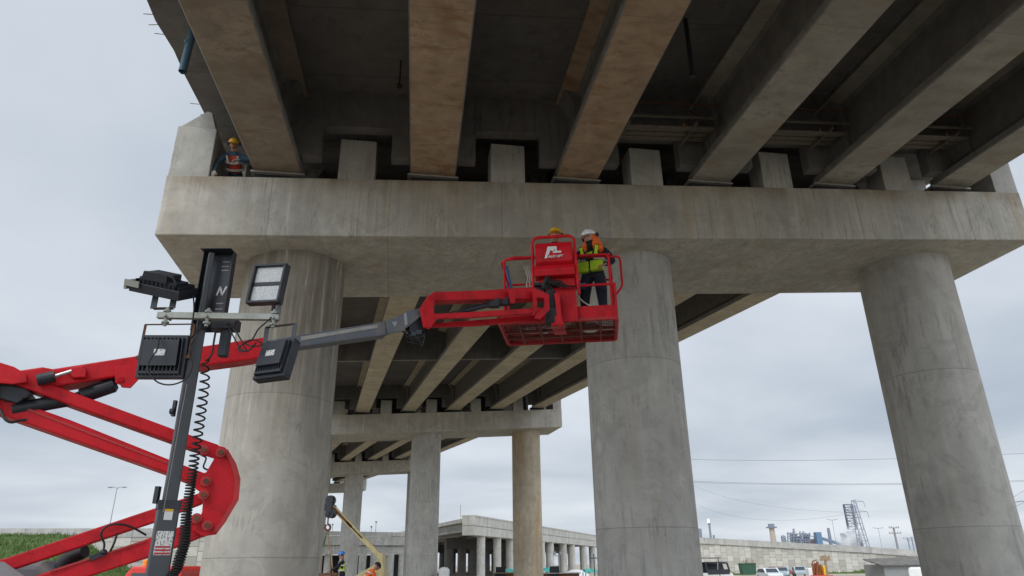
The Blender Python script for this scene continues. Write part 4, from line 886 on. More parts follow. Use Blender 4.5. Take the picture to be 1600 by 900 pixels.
# timber mats he stands on
wk = c3(534, 880); mz = .86
mb = MB()
for i in range(3): mb.box((wk.x+.1, CY, .145+i*.287), (1.6, 1.6, .27))
lone('timber_mat_stack', mb, M['wood'], 'stack of timber mats under the worker in the blue helmet', 'timber stack')
person('person in a blue helmet and lime vest steadying the sling beside the crane', (wk.x+.05, CY, mz), R(90), dict(
    hed=(0, .05, 1.62), shl=(-.18, .02, 1.41), ell=(-.2, .2, 1.2), wrl=(-.16, .42, 1.12), elr=(.2, .22, 1.2), wrr=(.16, .44, 1.14), shr=(.18, .02, 1.41)),
    M['helmb'], (M['blackcl'], M['navy'], M['blackcl']), head_rot=(-12, 0, 0), vest=(M['lime'], .2))
wo = c3(580, 895, -.9); person('person in an orange jacket bending beside the yellow crane body', (wo.x, CY-1.5, .62), R(-60), dict(
    pel=(0, -.1, .92), spi=(0, .0, 1.1), che=(0, .12, 1.27), nek=(0, .22, 1.38), hed=(0, .3, 1.45), shl=(-.18, .13, 1.33), shr=(.18, .13, 1.33), ell=(-.24, .2, 1.05), elr=(.24, .2, 1.05), wrl=(-.2, .4, .9), wrr=(.2, .4, .9)),
    M['dark'], (M['orange'], M['navy'], M['orange']), head_rot=(-35, 0, 0), vest=(M['orange'], .3))
mb = MB(); mb.box((wo.x, CY-1.5, .15), (1.4, 1.2, .30)); mb.box((wo.x+.03, CY-1.5, .465), (1.4, 1.15, .30)); lone('timber_mat', mb, M['wood'], 'low pile of timber mats under the worker in orange', 'timber mat')
# ================================================================== LEFT BACKGROUND
LY = 62.0
def l3(u, v, dy=0): return at(u, v, LY+dy)
A = l3(-330, 828); B = l3(440, 827, 10); d_ = (B-A); wl_len = V((d_.x, d_.y, 0)).length; rz_ = math.atan2(d_.y, d_.x)
rw = thing('retaining_wall', 'pale block retaining wall with a concrete barrier behind the grass bank on the left', 'wall', (A.x, A.y, 0), rz_)
htop = A.z-.7
mb = MB(); mb.hexa([(0, 0, -.2), (wl_len, 0, -.2), (wl_len, .5, -.2), (0, .5, -.2), (0, 0, htop), (wl_len, 0, htop+.1), (wl_len, .5, htop+.1), (0, .5, htop)]); obj('wall_panels', mb, M['mse2'], rw, False)
mb = MB(); mb.hexa([(0, -.06, htop+.003), (wl_len, -.06, htop+.103), (wl_len, .4, htop+.103), (0, .4, htop), (0, -.0, htop+.8), (wl_len, 0, htop+.9), (wl_len, .3, htop+.9), (0, .3, htop+.8)]); obj('barrier', mb, M['barrier'], rw, False)
# grass bank: a mesh surface
gx0, gx1 = -62, -20; N1, N2 = 110, 50; vs = []; fs = []
topz = l3(50, 838).z
for i in range(N1+1):
    for j in range(N2+1):
        X = gx0+(gx1-gx0)*i/N1; Y = 46+(60.5-46)*j/N2
        # height limited by a descending shoulder to the right
        sh = min(1, max(0, (-27.0-X)/12)); f = j/N2
        h = topz*min(1, sh*1.25)*min(1, max(0, (f*1.2)))**.9
        h += .18*mnoise.noise(V((X*.35, Y*.35, 0)))+.08*mnoise.noise(V((X*2, Y*2, 1)))-.15
        vs.append((X, Y, h))
for i in range(N1):
    for j in range(N2): a = i*(N2+1)+j; fs.append((a, a+N2+1, a+N2+2, a+1))
mb = MB(); mb.add(vs, fs); tag(obj('grass_bank', mb, M['grass'], smooth=True), kind='structure')
# tufts
mb = MB(); rr = random.Random(11)
for i in range(26000):
    X = rr.uniform(-60, -24); j = rr.random(); Y = 46+14.5*j
    sh = min(1, max(0, (-27.0-X)/12)); h = topz*min(1, sh*1.25)*min(1, j*1.2)**.9+.18*mnoise.noise(V((X*.35, Y*.35, 0)))-.15
    if h < .1: continue
    hh = rr.uniform(.12, .4); a = rr.uniform(0, PI); w_ = .04; dx, dy_ = math.cos(a)*w_, math.sin(a)*w_
    b = len(mb.v); mb.v += [V((X-dx, Y-dy_, h)), V((X+dx, Y+dy_, h)), V((X+rr.uniform(-.12, .12), Y+rr.uniform(-.1, .1), h+hh))]; mb.f.append([b, b+1, b+2]); mb.mi.append(0)
o = obj('grass', mb, M['grass']); tag(o, 'long green grass growing on the bank', 'grass', kind='stuff')
# street lamp far left
p = at(170, 828, 110); q = at(181, 762, 110)
mb = MB(); sl = thing('street_lamp', 'tall thin double-headed street lamp against the sky on the left', 'street lamp', (p.x, p.y, 0), 0)
mb.tube([(p.x, p.y, 0), (p.x, p.y, q.z)], [.1, .05], 8); obj('pole', mb, M['haze'], sl)
for s_ in (-1, 1):
    mb = MB(); mb.tube([(p.x, p.y, q.z-.1), (p.x+s_*.5, p.y, q.z+.1), (p.x+s_*.8, p.y, q.z+.1)], .05, 6); ar = obj('arm', mb, M['haze'], sl); mb = MB(); mb.ell((p.x+s_*1.1, p.y, q.z+.06), (.42, .2, .1)); obj('lamp_head', mb, M['haze'], ar)
# red tractor cab with beacon
ry = 21.0; ra = at(222, 884, ry); rt_ = thing('red_truck', 'red truck cab with an amber beacon on its roof behind the light tower', 'truck', (ra.x, ry, 0), 0)
wx = at(195, 890, ry).x; wx2 = at(285, 890, ry).x; tzp = at(222, 885, ry).z
mb = MB(); mb.prism([(wx, ry, .9), (wx2, ry, .9), (wx2, ry, tzp-.12), (wx2-.15, ry, tzp), (wx+.2, ry, tzp), (wx+.03, ry, tzp-.2)], (0, 2.0, 0)); obj('cab', mb, paint('truck_red', (.72, .04, .03), .35, .2), rt_, bevel=.05, segs=3)
mb = MB(); mb.prism([(wx+.17, ry-.01, tzp-1.0), (wx2-.17, ry-.01, tzp-1.0), (wx2-.2, ry-.01, tzp-.17), (wx+.22, ry-.01, tzp-.17)], (0, .02, 0)); obj('windscreen', mb, M['glass'], rt_)
mb = MB(); mb.cyl((ra.x-.05, ry+.3, tzp-.01), (ra.x-.05, ry+.3, tzp+.14), .09, 14); mb.ell((ra.x-.05, ry+.3, tzp+.14), (.09, .09, .05)); obj('beacon', mb, M['amber'], rt_, smooth=True)
mb = MB(); mb.box(((wx+wx2)/2, ry+1.5, .8), (wx2-wx+.1, 4.5, .4)); obj('chassis', mb, M['dark'], rt_)
for s_ in (wx+.15, wx2-.15):
    for y_ in (.3, 3.0): c = V((s_, ry+y_, .5)); mb = MB(); mb.cyl(c-V((.16, 0, 0)), c+V((.16, 0, 0)), .5, 22); obj('wheel', mb, M['tyre'], rt_)
# ================================================================== MIDDLE BACKGROUND: other viaducts
def viaduct():
    zc = at(745, 836, 120).z; zt = at(745, 807, 120).z
    c = at(741, 836, 120); e = at(932, 856, 212); l = at(584, 845, 205)
    t = thing('viaduct', 'pale concrete viaduct on round columns in the middle distance, its corner facing the camera', 'viaduct', (c.x, c.y, 0), 0)
    z = V((0, 0, 1)); c0 = V((c.x, c.y, zc)); d = V((e.x-c.x, e.y-c.y, 0)); L_ = d.length*1.25; d.normalize(); n = V((-d.y, d.x, 0)); g = V((l.x-c.x, l.y-c.y, 0)); G = g.length; g.normalize()
    H = zt-zc
    mb = MB(); p = c0; q = c0+d*L_+z*.6
    mb.prism([p, p+n*2.2, p+n*2.2+z*H*.5, p+z*H*.5], d*L_); obj('cap_beam', mb, M['farcon'], t, bevel=.05)
    mb = MB(); mb.prism([p-n*.06+z*(H*.5+.05), p+n*2.2+z*(H*.5+.05), p+n*2.2+z*H, p-n*.06+z*H], d*L_); obj('edge_wall', mb, M['farcon'], t, bevel=.03)
    mb = MB(); mb.prism([p+z*(H+.004)-n*.15, p+z*(H+.004)+n*2.3, p+z*(H+.25)+n*2.3, p+z*(H+.25)-n*.15], d*L_)
    obj('coping', mb, M['farcon'], t)
    m_ = []
    for i in range(14):
        s0 = c0+d*(1.2+i*L_*.072)+n*.5+z*(H*.30)
        mb = MB(); mb.prism([s0, s0+d*.9, s0+d*.9+z*.3, s0+d*.55+z*.6, s0+d*.55+z*H*.62, s0+d*.25+z*H*.62, s0+d*.25+z*.6, s0+z*.3], g*G); obj('girder', mb, M['farcon'], t)
    mb = MB(); mb.prism([c0+z*(H-.35)+g*.2, c0+d*L_+z*(H-.35), c0+d*L_+g*G+z*(H-.35), c0+g*G+z*(H-.35)], z*.3); obj('deck_slab', mb, M['farcon'], t)
    for u in (760, 785, 806, 852, 866, 886, 899, 917, 931):
        # column on the cap line at this bearing
        r = ray(u, 870); k = (r.x*c.y-r.y*c.x)/(d.x*r.y-d.y*r.x); x = c0+d*k+n*1.0
        mb = MB(); mb.cyl((x.x, x.y, 0), (x.x, x.y, zc), .72 if u < 800 else .95, 24); obj('column', mb, M['farcon'], t, smooth=True)
    s0 = c0+g*2.3+z*(H*.78)-d*.7
    mb = MB(); mb.prism([s0, s0+d*1.2, s0+d*1.2+z*(H*.22), s0+z*(H*.22)], g*(G*1.1)); obj('deck_edge', mb, M['farcon'], t)
    # inner piers, their shade painted with a darker concrete
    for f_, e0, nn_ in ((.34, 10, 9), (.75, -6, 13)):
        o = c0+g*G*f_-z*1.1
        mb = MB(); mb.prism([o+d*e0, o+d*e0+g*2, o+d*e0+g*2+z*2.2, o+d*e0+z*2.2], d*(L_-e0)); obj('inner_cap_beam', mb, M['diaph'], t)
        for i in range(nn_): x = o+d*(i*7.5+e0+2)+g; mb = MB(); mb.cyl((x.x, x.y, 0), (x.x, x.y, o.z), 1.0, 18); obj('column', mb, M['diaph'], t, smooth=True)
    mb = MB(); p = at(794, 783+20, 125); s_ = c0+g*8+z*(H+.3); mb.cyl(s_, s_+z*2.2, .05, 6); obj('marker_pole', mb, M['pole'], t)
viaduct()
def overpass2():
    y0 = 120; a = at(500, 828, y0); b = at(650, 828, y0+10); t = thing('distant_overpass', 'pale distant overpass with parapet, seen between the left columns and behind the crane', 'overpass', (a.x, a.y, 0), 0)
    z = V((0, 0, 1)); d = V((b.x-a.x, b.y-a.y, 0)); L_ = d.length; d.normalize(); n = V((-d.y, d.x, 0)); A = V((a.x, a.y, 0))-d*4
    z1 = at(560, 851, y0).z; z2 = at(560, 836, y0).z; z3 = at(560, 829, y0).z
    mb = MB(); mb.prism([A+z*z1, A+n*10+z*z1, A+n*10+z*z2, A+z*z2], d*(L_+6)); obj('fascia', mb, M['farcon'], t, bevel=.03)
    mb = MB(); mb.prism([A+z*(z2+.05)-n*.1, A+n*.3+z*(z2+.05), A+n*.3+z*z3, A-n*.1+z*z3], d*(L_+6)); obj('parapet', mb, M['farcon'], t, bevel=.02)
    za = at(600, 865, y0).z
    mb = MB(); mb.prism([A+z*za+n*.5, A+n*2.5+z*za, A+n*2.5+z*(z1-.05), A+z*(z1-.05)+n*.5], d*(L_+6)); obj('cap_beam', mb, M['farcon'], t, bevel=.03)
    for u in (513, 545, 567, 585, 610, 629):
        x = at(u, 870, y0+3); mb = MB(); mb.cyl((x.x, x.y, 0), (x.x, x.y, za), .64, 22); obj('column', mb, M['farcon'], t, smooth=True)
    mb = MB(); mb.prism([A+n*9, A+n*9+d*(L_+6), A+n*9+d*(L_+6)+z*za, A+n*9+z*za], n*.3); obj('rear_shade_sheet', mb, M['dark'], t)  # near-black sheet painting the shade behind the columns
    for u, h in ((587, 13), (519, 10), (580, 6)):
        p = at(u, 829, y0+2); mb = MB(); mb.cyl((p.x, p.y, z3-.2), (p.x, p.y, z3+h*.11), .04, 6); mb.ell((p.x, p.y, z3+h*.11), (.18, .1, .12)); obj('lamp_post', mb, M['pole'], t)
overpass2()
# low clutter on the ground below the viaduct
def tent(u0, u1, vt, Y, label):
    a, b = at(u0, vt+6, Y), at(u1, vt+6, Y); tp = at((u0+u1)/2, vt, Y); t = thing('tarpaulin_shelter', label, 'shelter', (a.x, Y, 0), 0, 'turquoise shelters below the viaduct')
    mb = MB(); n = 6; N = 8; vs = []; rr = random.Random(u0)
    for i in range(N+1):
        for j in range(n+1):
            f = i/N; g = j/n; zz = a.z+(tp.z-a.z)*(1-abs(2*g-1))+.12*rr.uniform(-1, 1); vs.append((a.x+(b.x-a.x)*f, Y+g*3, zz))
    mb.add(vs, [(i*(n+1)+j, (i+1)*(n+1)+j, (i+1)*(n+1)+j+1, i*(n+1)+j+1) for i in range(N) for j in range(n)]); obj('tarpaulin', mb, M['tarp'], t)
    for x in (a.x, b.x):
        for y_ in (Y, Y+3): mb = MB(); mb.cyl((x, y_, 0), (x, y_, a.z), .05, 6); obj('post', mb, M['pole'], t)
tent(786, 806, 889, 72, 'turquoise shelter left of the tan stained column')
tent(846, 872, 887, 72, 'turquoise shelter right of the tan stained column')
tent(915, 934, 889, 76, 'turquoise shelter beside the middle column of the nearest pier')
def shed(u0, u1, vt, Y, mat, label, roofmat, cat='shed', name='site_shed', group=None):
    a, b = at(u0, vt, Y), at(u1, vt, Y); t = thing(name, label, cat, ((a.x+b.x)/2, Y, 0), 0, group); W = b.x-a.x; cx = (a.x+b.x)/2; H = a.z
    mb = MB(); mb.box((cx, Y+1.2, (H-.1)/2), (W, 2.4, H-.1)); obj('wall', mb, mat, t)
    mb = MB(); mb.box((cx, Y+1.2, H-.05), (W+.3, 2.8, .08)); obj('roof', mb, roofmat, t)
    mb = MB(); mb.box((cx-W*.2, Y-.01, 1.0), (.9, .04, 1.9)); obj('door', mb, M['dark'], t)
shed(772, 806, 894.5, 68, M['rust'], 'low rusty container below the turquoise shelter, left of the tan column', M['wood'], 'container', 'rusty_container')
shed(850, 905, 895, 70, M['rust'], 'long low rusty container right of the tan column', M['steel'], 'container', 'rusty_container')
# white tank / van under the viaduct
def tank(u, v, Y, r, label):
    c = at(u, v, Y); mb = MB(); mb.ell((c.x, Y, c.z-r*.6), (r, r, r*.62)); mb.cyl((c.x, Y, 0), (c.x, Y, c.z-r*.6), r*.98, 20); lone('water_tank', mb, M['white'], label, 'tank', 'white tanks below the viaduct', smooth=True)
tank(694, 886, 60, .45, 'white domed water tank beside the middle column of the second pier'); tank(900, 890, 85, 1.6, 'wide white domed tank right of the rusty container')
# portable floodlight
p = at(868, 866, 75); t = thing('site_light', 'small site floodlight on a pole in front of the viaduct columns', 'light', (p.x, 75, 0), 0); mb = MB(); mb.cyl((p.x+.3, 75, 0), (p.x+.3, 75, p.z+.1), .05, 6); obj('pole', mb, M['pole'], t)
mb = MB(); mb.box((p.x-.1, 75, p.z+.1), (.3, .15, .35)); mb.box((p.x+.55, 75, p.z+.1), (.25, .15, .3)); mb.box((p.x+.2, 75, p.z-.15), (1, .06, .06)); obj('lamp_head', mb, M['lgrey'], t)
# ================================================================== RIGHT BACKGROUND
A = at(1060, 838.0, 150); B = at(1345, 853.6, 142); C_ = at(1520, 866, 137)
def rwall():
    t = thing('retaining_wall', 'long pale panelled retaining wall with a barrier on top, right of the middle column', 'wall', (A.x, A.y, 0), math.atan2(B.y-A.y, B.x-A.x))
    l1 = V((B.x-A.x, B.y-A.y)).length; l2 = V((C_.x-A.x, C_.y-A.y)).length; bh = 1.15
    zs = [A.z, B.z, C_.z]; xs = [0, l1, l2]
    mb = MB(); mb2 = MB(); mb3 = MB()
    pt = [(xs[i], zs[i]-bh) for i in range(3)]
    mb.prism([(0, 0, -.2), (l2, 0, -.2), (xs[2], 0, pt[2][1]), (xs[1], 0, pt[1][1]), (0, 0, pt[0][1])], (0, .6, 0)); obj('wall_panels', mb, M['mse'], t, False)
    mb2.prism([(0, -.15, pt[0][1]+.003), (l1, -.15, pt[1][1]+.003), (l2, -.15, pt[2][1]+.003), (l2, -.15, zs[2]), (l1, -.15, zs[1]), (0, -.15, zs[0])], (0, .45, 0)); obj('barrier', mb2, M['barrier'], t, False)
    mb3.prism([(0, -.25, pt[0][1]), (l1, -.25, pt[1][1]), (l2, -.25, pt[2][1]), (l2, -.25, pt[2][1]+.3), (l1, -.25, pt[1][1]+.3), (0, -.25, pt[0][1]+.3)], (0, .09, 0)); obj('ledge', mb3, M['barrier'], t, False)
rwall()
# grass strip at the wall foot
mb = MB(); rr = random.Random(21)
for i in range(5000):
    u = rr.uniform(1090, 1440); p = at(u, 890, rr.uniform(134, 141)); X, Y = p.x, p.y
    hh = rr.uniform(.15, .8)*(1 if mnoise.noise(V((X*.25, 3, 0))) > .0 else .35); a = rr.uniform(0, PI); w_ = .12
    b = len(mb.v); mb.v += [V((X-w_, Y, 0)), V((X+w_, Y, 0)), V((X+rr.uniform(-.2, .2), Y, hh))]; mb.f.append([b, b+1, b+2]); mb.mi.append(0)
tag(obj('weeds', mb, M['grass']), 'weeds and grass along the foot of the right retaining wall', 'weeds', kind='stuff')
def car(u, Y, label, mat, rot=0, L_=4.4, H=1.45, group=None, name='parked_car', cat='car'):
    p = at(u, 890, Y); t = thing(name, label, cat, (p.x, Y, 0), rot, group)
    pr = [(-L_/2, .35), (-L_/2, .75), (-L_/2+.25, .88), (-L_/2+.9, .95), (-L_/2+1.5, H-.02), (-L_/2+1.9, H), (L_/2-1.2, H), (L_/2-.8, H-.07), (L_/2-.25, .95), (L_/2, .85), (L_/2, .35)]
    mb = MB(); mb.prism([(x, -.88, z_) for x, z_ in pr], (0, 1.76, 0)); obj('body', mb, mat, t, False, bevel=.08, segs=3)
    mb = MB(); mb.prism([(x, -.9, z_) for x, z_ in ((-L_/2+1.05, .98), (-L_/2+1.55, H-.1), (L_/2-1.15, H-.1), (L_/2-.5, .98))], (0, 1.8, 0)); mb.prism([(-L_/2+.93, -.72, .98), (-L_/2+.93, .72, .98), (-L_/2+1.46, .62, H-.08), (-L_/2+1.46, -.62, H-.08)], (-.03, 0, .02)); mb.prism([(L_/2-.3, -.7, 1.0), (L_/2-.3, .7, 1.0), (L_/2-.78, .6, H-.1), (L_/2-.78, -.6, H-.1)], (.03, 0, .02)); obj('window', mb, M['glass'], t, False)
    for x in (-L_/2+.8, L_/2-.8):
        for y_ in (-.82, .82): mb = MB(); mb.cyl((x, y_-.1, .32), (x, y_+.1, .32), .32, 18); obj('wheel', mb, M['tyre'], t, False)
    for y_ in (-.65, .65): mb = MB(); mb.box((-L_/2-.01, y_, .68), (.05, .3, .14)); obj('headlight', mb, M['white'], t, False)
    return t
wc = paint('white_car_paint', (.62, .66, .68), .3, .1, coat=.5); bc = paint('blue_grey_car_paint', (.3, .38, .43), .3, .15, coat=.5); rc_ = paint('dark_red_car_paint', (.33, .06, .06), .4, .2, coat=.5)
GC = 'cars parked before the right retaining wall'
car(1201, 88, 'white parked car nearest the camera, facing it, right of the green dumpster', wc, R(90), group=GC)
car(1222, 104, 'pale blue grey parked car just right of the white one', bc, R(70), group=GC)
car(1212, 118, 'dark red parked car behind the white one', rc_, R(10), group=GC)
car(1249, 112, 'small blue grey parked car alone before the weeds', bc, R(75), group=GC)
# white pickup with black canopy frame
p = at(1122, 890, 58); t = thing('pickup_truck', 'white pickup with a black open canopy body beside the middle column', 'truck', (p.x, 58, 0), 0)
a = at(1098, 895.5, 58); b = at(1143, 895.5, 58); zb = a.z; zt_ = at(1122, 879, 58).z
W = b.x-a.x; cx = p.x
mb = MB(); mb.prism([(a.x-.3, 58, .4), (b.x+.1, 58, .4), (b.x+.15, 58, zb-.1), (b.x, 58, zb), (a.x-.1, 58, zb), (a.x-.3, 58, zb-.15)], (0, 1.9, 0)); obj('body', mb, M['white'], t, bevel=.06)
zz = zb+.005
mb = MB()
for q in (at(1103, 878, 58), at(1136, 879, 58)): pass
tl, tr = at(1102, 879, 58), at(1136, 880, 58); bl, brr = at(1106, 894, 58), at(1140, 893, 58)
for y_ in (0, 1.6):
    o_ = V((0, y_, 0)); mb.beam(tl+o_, tr+o_, .08, .1); mb.beam(bl+o_, brr+o_, .08, .35); mb.beam(tl+o_, bl+o_, .09, .09); mb.beam(tr+o_, brr+o_, .12, .12)
mb.box(((tl.x+tr.x)/2, 58.8, tl.z+.02), (tr.x-tl.x+.1, 1.7, .05)); mb.box(((tl.x+tr.x)/2+.05, 59.6, (tl.z+bl.z)/2), (tr.x-tl.x, .05, tl.z-bl.z))
cn = obj('canopy', mb, M['black'], t); mb = MB(); mb.beam(at(1121, 879, 58)-V((0, .06, 0)), at(1121, 890, 58)-V((0, .06, 0)), .04, .05); obj('canopy_post', mb, M['lgrey'], cn)
for x in (a.x+.5, b.x-.5): mb = MB(); mb.cyl((x, 57.95, .4), (x, 58.2, .4), .4, 20); obj('wheel', mb, M['tyre'], t)
mb = MB(); q = at(1095, 872, 56); q2 = at(1126, 872, 56); mb.cyl((q.x, 56, q.z), (q2.x, 56, q.z), .035, 6); mb.cyl((q2.x-.2, 56, 0), (q2.x-.2, 56, q.z), .03, 6); mb.cyl((q.x, 56, 0), (q.x, 56, q.z), .03, 6); lone('height_bar', mb, M['black'], 'thin black horizontal bar on posts above the pickup, beside the middle column', 'bar')
# dumpster
a = at(1158, 880, 130); b = at(1181, 880, 130); t = thing('dumpster', 'green steel dumpster standing before the retaining wall', 'dumpster', ((a.x+b.x)/2, 130, 0), 0)
mb = MB(); mb.prism([(a.x+.15, 130, .15), (b.x-.15, 130, .15), (b.x, 130, a.z), (a.x, 130, a.z)], (0, 1.9, 0)); bb = obj('bin', mb, M['green'], t)
mb = MB()
for i in range(6): x = a.x+.2+(b.x-a.x-.4)*i/5; mb.box((x, 129.96, a.z/2+.1), (.08, .08, a.z-.3))
mb.box(((a.x+b.x)/2, 129.95, a.z-.06), (b.x-a.x+.1, .1, .14)); obj('rib', mb, M['green'], bb)
mb = MB(); rr = random.Random(2)
for i in range(22): c = V((rr.uniform(a.x+.3, b.x-.3), 130.8, a.z)); mb.beam(c, c+V((rr.uniform(-.5, .5), 0, rr.uniform(.1, .7))), .06, .05)
lone('scrap', mb, M['wood'], 'loose scrap timber heaped in the green dumpster', 'scrap')
# rusty drilling auger machine with yellow cab
p = at(1279, 890, 70); t = thing('drill_rig', 'rusty orange auger machine with a yellow side panel before the retaining wall', 'machine', (p.x, 70, 0), 0)
mb = MB(); rr = random.Random(8)
for i in range(9): 
    u = 1270+i*2; mb.beam(at(u, 902, 70+rr.random()*.6), at(u+rr.uniform(-1, 3)-1, 877+abs(i-3)*1.5+rr.random()*3, 70+rr.random()*.6), .16, .16)
mb.tube([at(1268, 884, 70), at(1270, 877, 70), at(1276, 875, 70)], .06, 6); obj('auger_bundle', mb, paint('rust_orange', (.25, .085, .03), .8, .7, (.12, .04, .02)), t)
mb = MB(); c = at(1289, 889, 70); mb.box((c.x, 70.2, c.z-.6), (.42, .8, 1.7)); obj('side_panel', mb, M['yel2'], t, bevel=.05)
mb = MB(); c = at(1265, 893, 70); mb.box((c.x, 70.2, c.z-.5), (.4, .9, 1.6)); obj('fuel_tank', mb, M['white'], t, bevel=.08)
mb = MB(); mb.box((p.x, 70.2, .6), (2.0, 1.8, .6)); obj('tracked_base', mb, paint('rig_red', (.5, .06, .06), .5, .3), t, bevel=.05)
# post with a board
p = at(1291, 885, 66); zt_ = at(1290, 868, 66).z; zb = at(1290, 876, 66).z
t = thing('timber_post', 'timber post with a ragged brown board nailed on top, right of the auger machine', 'post', (p.x, 66, 0), 0)
mb = MB(); mb.beam((p.x, 66, 0), (p.x, 66, zb+.1), .16, .16, V((0, 1, 0))); obj('post', mb, M['wood'], t)
mb = MB()
for i in range(5): mb.box((p.x-.36+i*.18, 65.9, (zb+zt_)/2+.05*((i*7) % 3-1)), (.16, .05, zt_-zb)); 
mb.box((p.x, 65.95, zb+.1), (.9, .05, .12)); obj('board', mb, M['wood'], t)
# grey shed with dark corrugated roof
a = at(1377, 883, 60); b = at(1470, 881, 60); zt_ = at(1400, 873, 60).z; ze = at(1400, 882, 60).z
t = thing('site_office', 'grey site shed with a dark corrugated roof left of the right column', 'shed', ((a.x+b.x)/2, 60, 0), 0)
mb = MB(); mb.box(((a.x+b.x)/2+.3, 62, ze/2), (b.x-a.x, 3.4, ze)); obj('wall', mb, paint('shed_grey', (.26, .265, .26), .8, .4, (.15, .15, .14), 1), t)
mb = MB(); nn = 60; xa, xb = at(1368, 876, 60).x, b.x+.6; vs = []
for i in range(nn+1):
    X = xa+(xb-xa)*i/nn; zc_ = .04*(i % 2); sk = .2*(i/nn)
    vs += [(X+.35, 60, ze-.02+zc_), (X-.1, 62, zt_+zc_+sk), (X, 62.02, zt_+zc_-.08+sk), (X+.35, 60.0, ze-.1+zc_)]
mb.add(vs, [(4*i+a_, 4*i+4+a_, 4*i+4+b_, 4*i+b_) for i in range(nn) for a_, b_ in ((0, 1), (2, 3), (3, 0), (1, 2))]); obj('roof', mb, paint('shed_roof', (.14, .135, .125), .8, .6, (.3, .28, .25), 2), t)
a = at(1418, 887, 50); b = at(1440, 887, 50); t = thing('white_van', 'white van parked by the grey shed at the foot of the right column', 'van', ((a.x+b.x)/2, 50, 0), 0)
mb = MB(); mb.prism([(a.x-.05, 50, .4), (b.x+1.4, 50, .4), (b.x+1.4, 50, a.z-.1), (b.x+1.2, 50, a.z), (a.x+.15, 50, a.z), (a.x, 50, a.z-.15)], (a.x/50*4.5, 4.5, 0)); obj('body', mb, M['white'], t, bevel=.1, segs=4)
mb = MB(); mb.box(((a.x+b.x)/2+.55, 49.99, a.z-.9), (1.6, .03, .55)); obj('rear_window', mb, M['glass'], t)
for x in (a.x+.3, b.x+1.1): mb = MB(); mb.cyl((x, 50.2, .35), (x, 50.2+.7, .35), .35, 18); obj('wheel', mb, M['tyre'], t)
# thin scaffold post near the middle column
q = at(928, 872, 60); mb = MB(); mb.cyl((q.x, 60, 0), (q.x, 60, q.z+.3), .045, 6); mb.cyl((q.x-.3, 60, q.z), (q.x+.35, 60, q.z), .04, 6); lone('scaffold_post', mb, M['black'], 'thin black post with a short crossbar left of the middle column', 'post')
# ------------------------------------------------------------------ refinery on the skyline
FY = 760.0
def f3(u, v, dy=0): return at(u, v, FY+dy)
def vpole(u0, v0, r, mat, name, label, cat, top=None, r2=None, group=None):
    p = f3(u0, v0); t = thing(name, label, cat, (p.x, FY, 0), 0, group); mb = MB(); mb.tube([(p.x, FY, 0), (p.x, FY, p.z)], [r2 or r, r], 12); obj('shaft', mb, mat, t); return t, p
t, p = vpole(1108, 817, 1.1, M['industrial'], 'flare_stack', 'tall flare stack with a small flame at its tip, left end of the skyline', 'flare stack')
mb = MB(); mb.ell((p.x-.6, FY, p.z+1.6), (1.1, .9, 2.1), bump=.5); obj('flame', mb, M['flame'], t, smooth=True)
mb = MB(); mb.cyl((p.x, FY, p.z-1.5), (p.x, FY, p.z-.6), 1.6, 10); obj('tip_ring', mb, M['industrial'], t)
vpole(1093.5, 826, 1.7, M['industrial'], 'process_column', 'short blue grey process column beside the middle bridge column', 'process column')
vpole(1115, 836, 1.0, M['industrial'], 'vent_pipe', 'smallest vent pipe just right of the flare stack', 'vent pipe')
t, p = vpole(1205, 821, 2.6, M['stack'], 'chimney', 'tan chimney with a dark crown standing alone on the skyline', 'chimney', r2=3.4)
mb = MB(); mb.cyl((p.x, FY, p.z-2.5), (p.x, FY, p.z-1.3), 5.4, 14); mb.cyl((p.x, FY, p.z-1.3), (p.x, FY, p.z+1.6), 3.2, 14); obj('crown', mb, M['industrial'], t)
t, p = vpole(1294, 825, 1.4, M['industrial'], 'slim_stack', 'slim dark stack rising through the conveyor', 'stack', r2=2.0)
p0 = f3(1253, 840); t = thing('refinery_unit', 'tangle of blue grey refinery frames, vessels and pipes on the skyline', 'refinery', (p0.x, FY, 0), 0)
mb = MB(); mv = MB(); rr = random.Random(14)
def fb(m_, u0, v0, u1, v1, r, o_=0): m_.beam(f3(u0, v0, o_), f3(u1, v1, o_), r, r)
for u in (1231, 1236, 1245, 1252, 1258, 1265): fb(mb, u, 862, u, 831+rr.random()*5, 1.0)
for v in (834, 838, 842, 846): fb(mb, 1231, v, 1266, v+.5, .9)
fb(mb, 1229, 834, 1244, 831, .7); fb(mb, 1240, 862, 1240, 826, 1.4); fb(mb, 1250, 862, 1250, 830, 1.0); fb(mb, 1255, 862, 1255, 830, 1.0)
for i in range(26): u = rr.uniform(1231, 1268); v = rr.uniform(833, 848); fb(mb, u, v, u+rr.uniform(-6, 6), v+rr.uniform(-2, 4), .6, rr.uniform(-8, 8))
fb(mb, 1258, 833, 1275, 841, .7); fb(mb, 1275, 841, 1258, 846, .7)
obj('steel_frame', mb, M['industrial'], t)
mb = MB()
for (u, v, r_, h) in ((1226, 839, 2.4, 9), (1241, 836, 3.4, 14), (1248, 840, 3, 10), (1262, 838, 3.4, 10)): c = f3(u, v); mb.cyl((c.x, FY+4, 0), (c.x, FY+4, c.z), r_, 14); mb.ell((c.x, FY+4, c.z), (r_, r_, 2.0))
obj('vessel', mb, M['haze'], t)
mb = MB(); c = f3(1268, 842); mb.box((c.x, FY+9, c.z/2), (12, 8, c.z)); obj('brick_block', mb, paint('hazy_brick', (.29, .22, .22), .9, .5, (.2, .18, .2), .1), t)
mb = MB(); c = f3(1275.5, 835); mb.box((c.x, FY-3, c.z-5), (5.6, 7, 14)); obj('hopper_house', mb, paint('hazy_blue_sheet', (.11, .19, .30), .8, .2, None, .1), t)
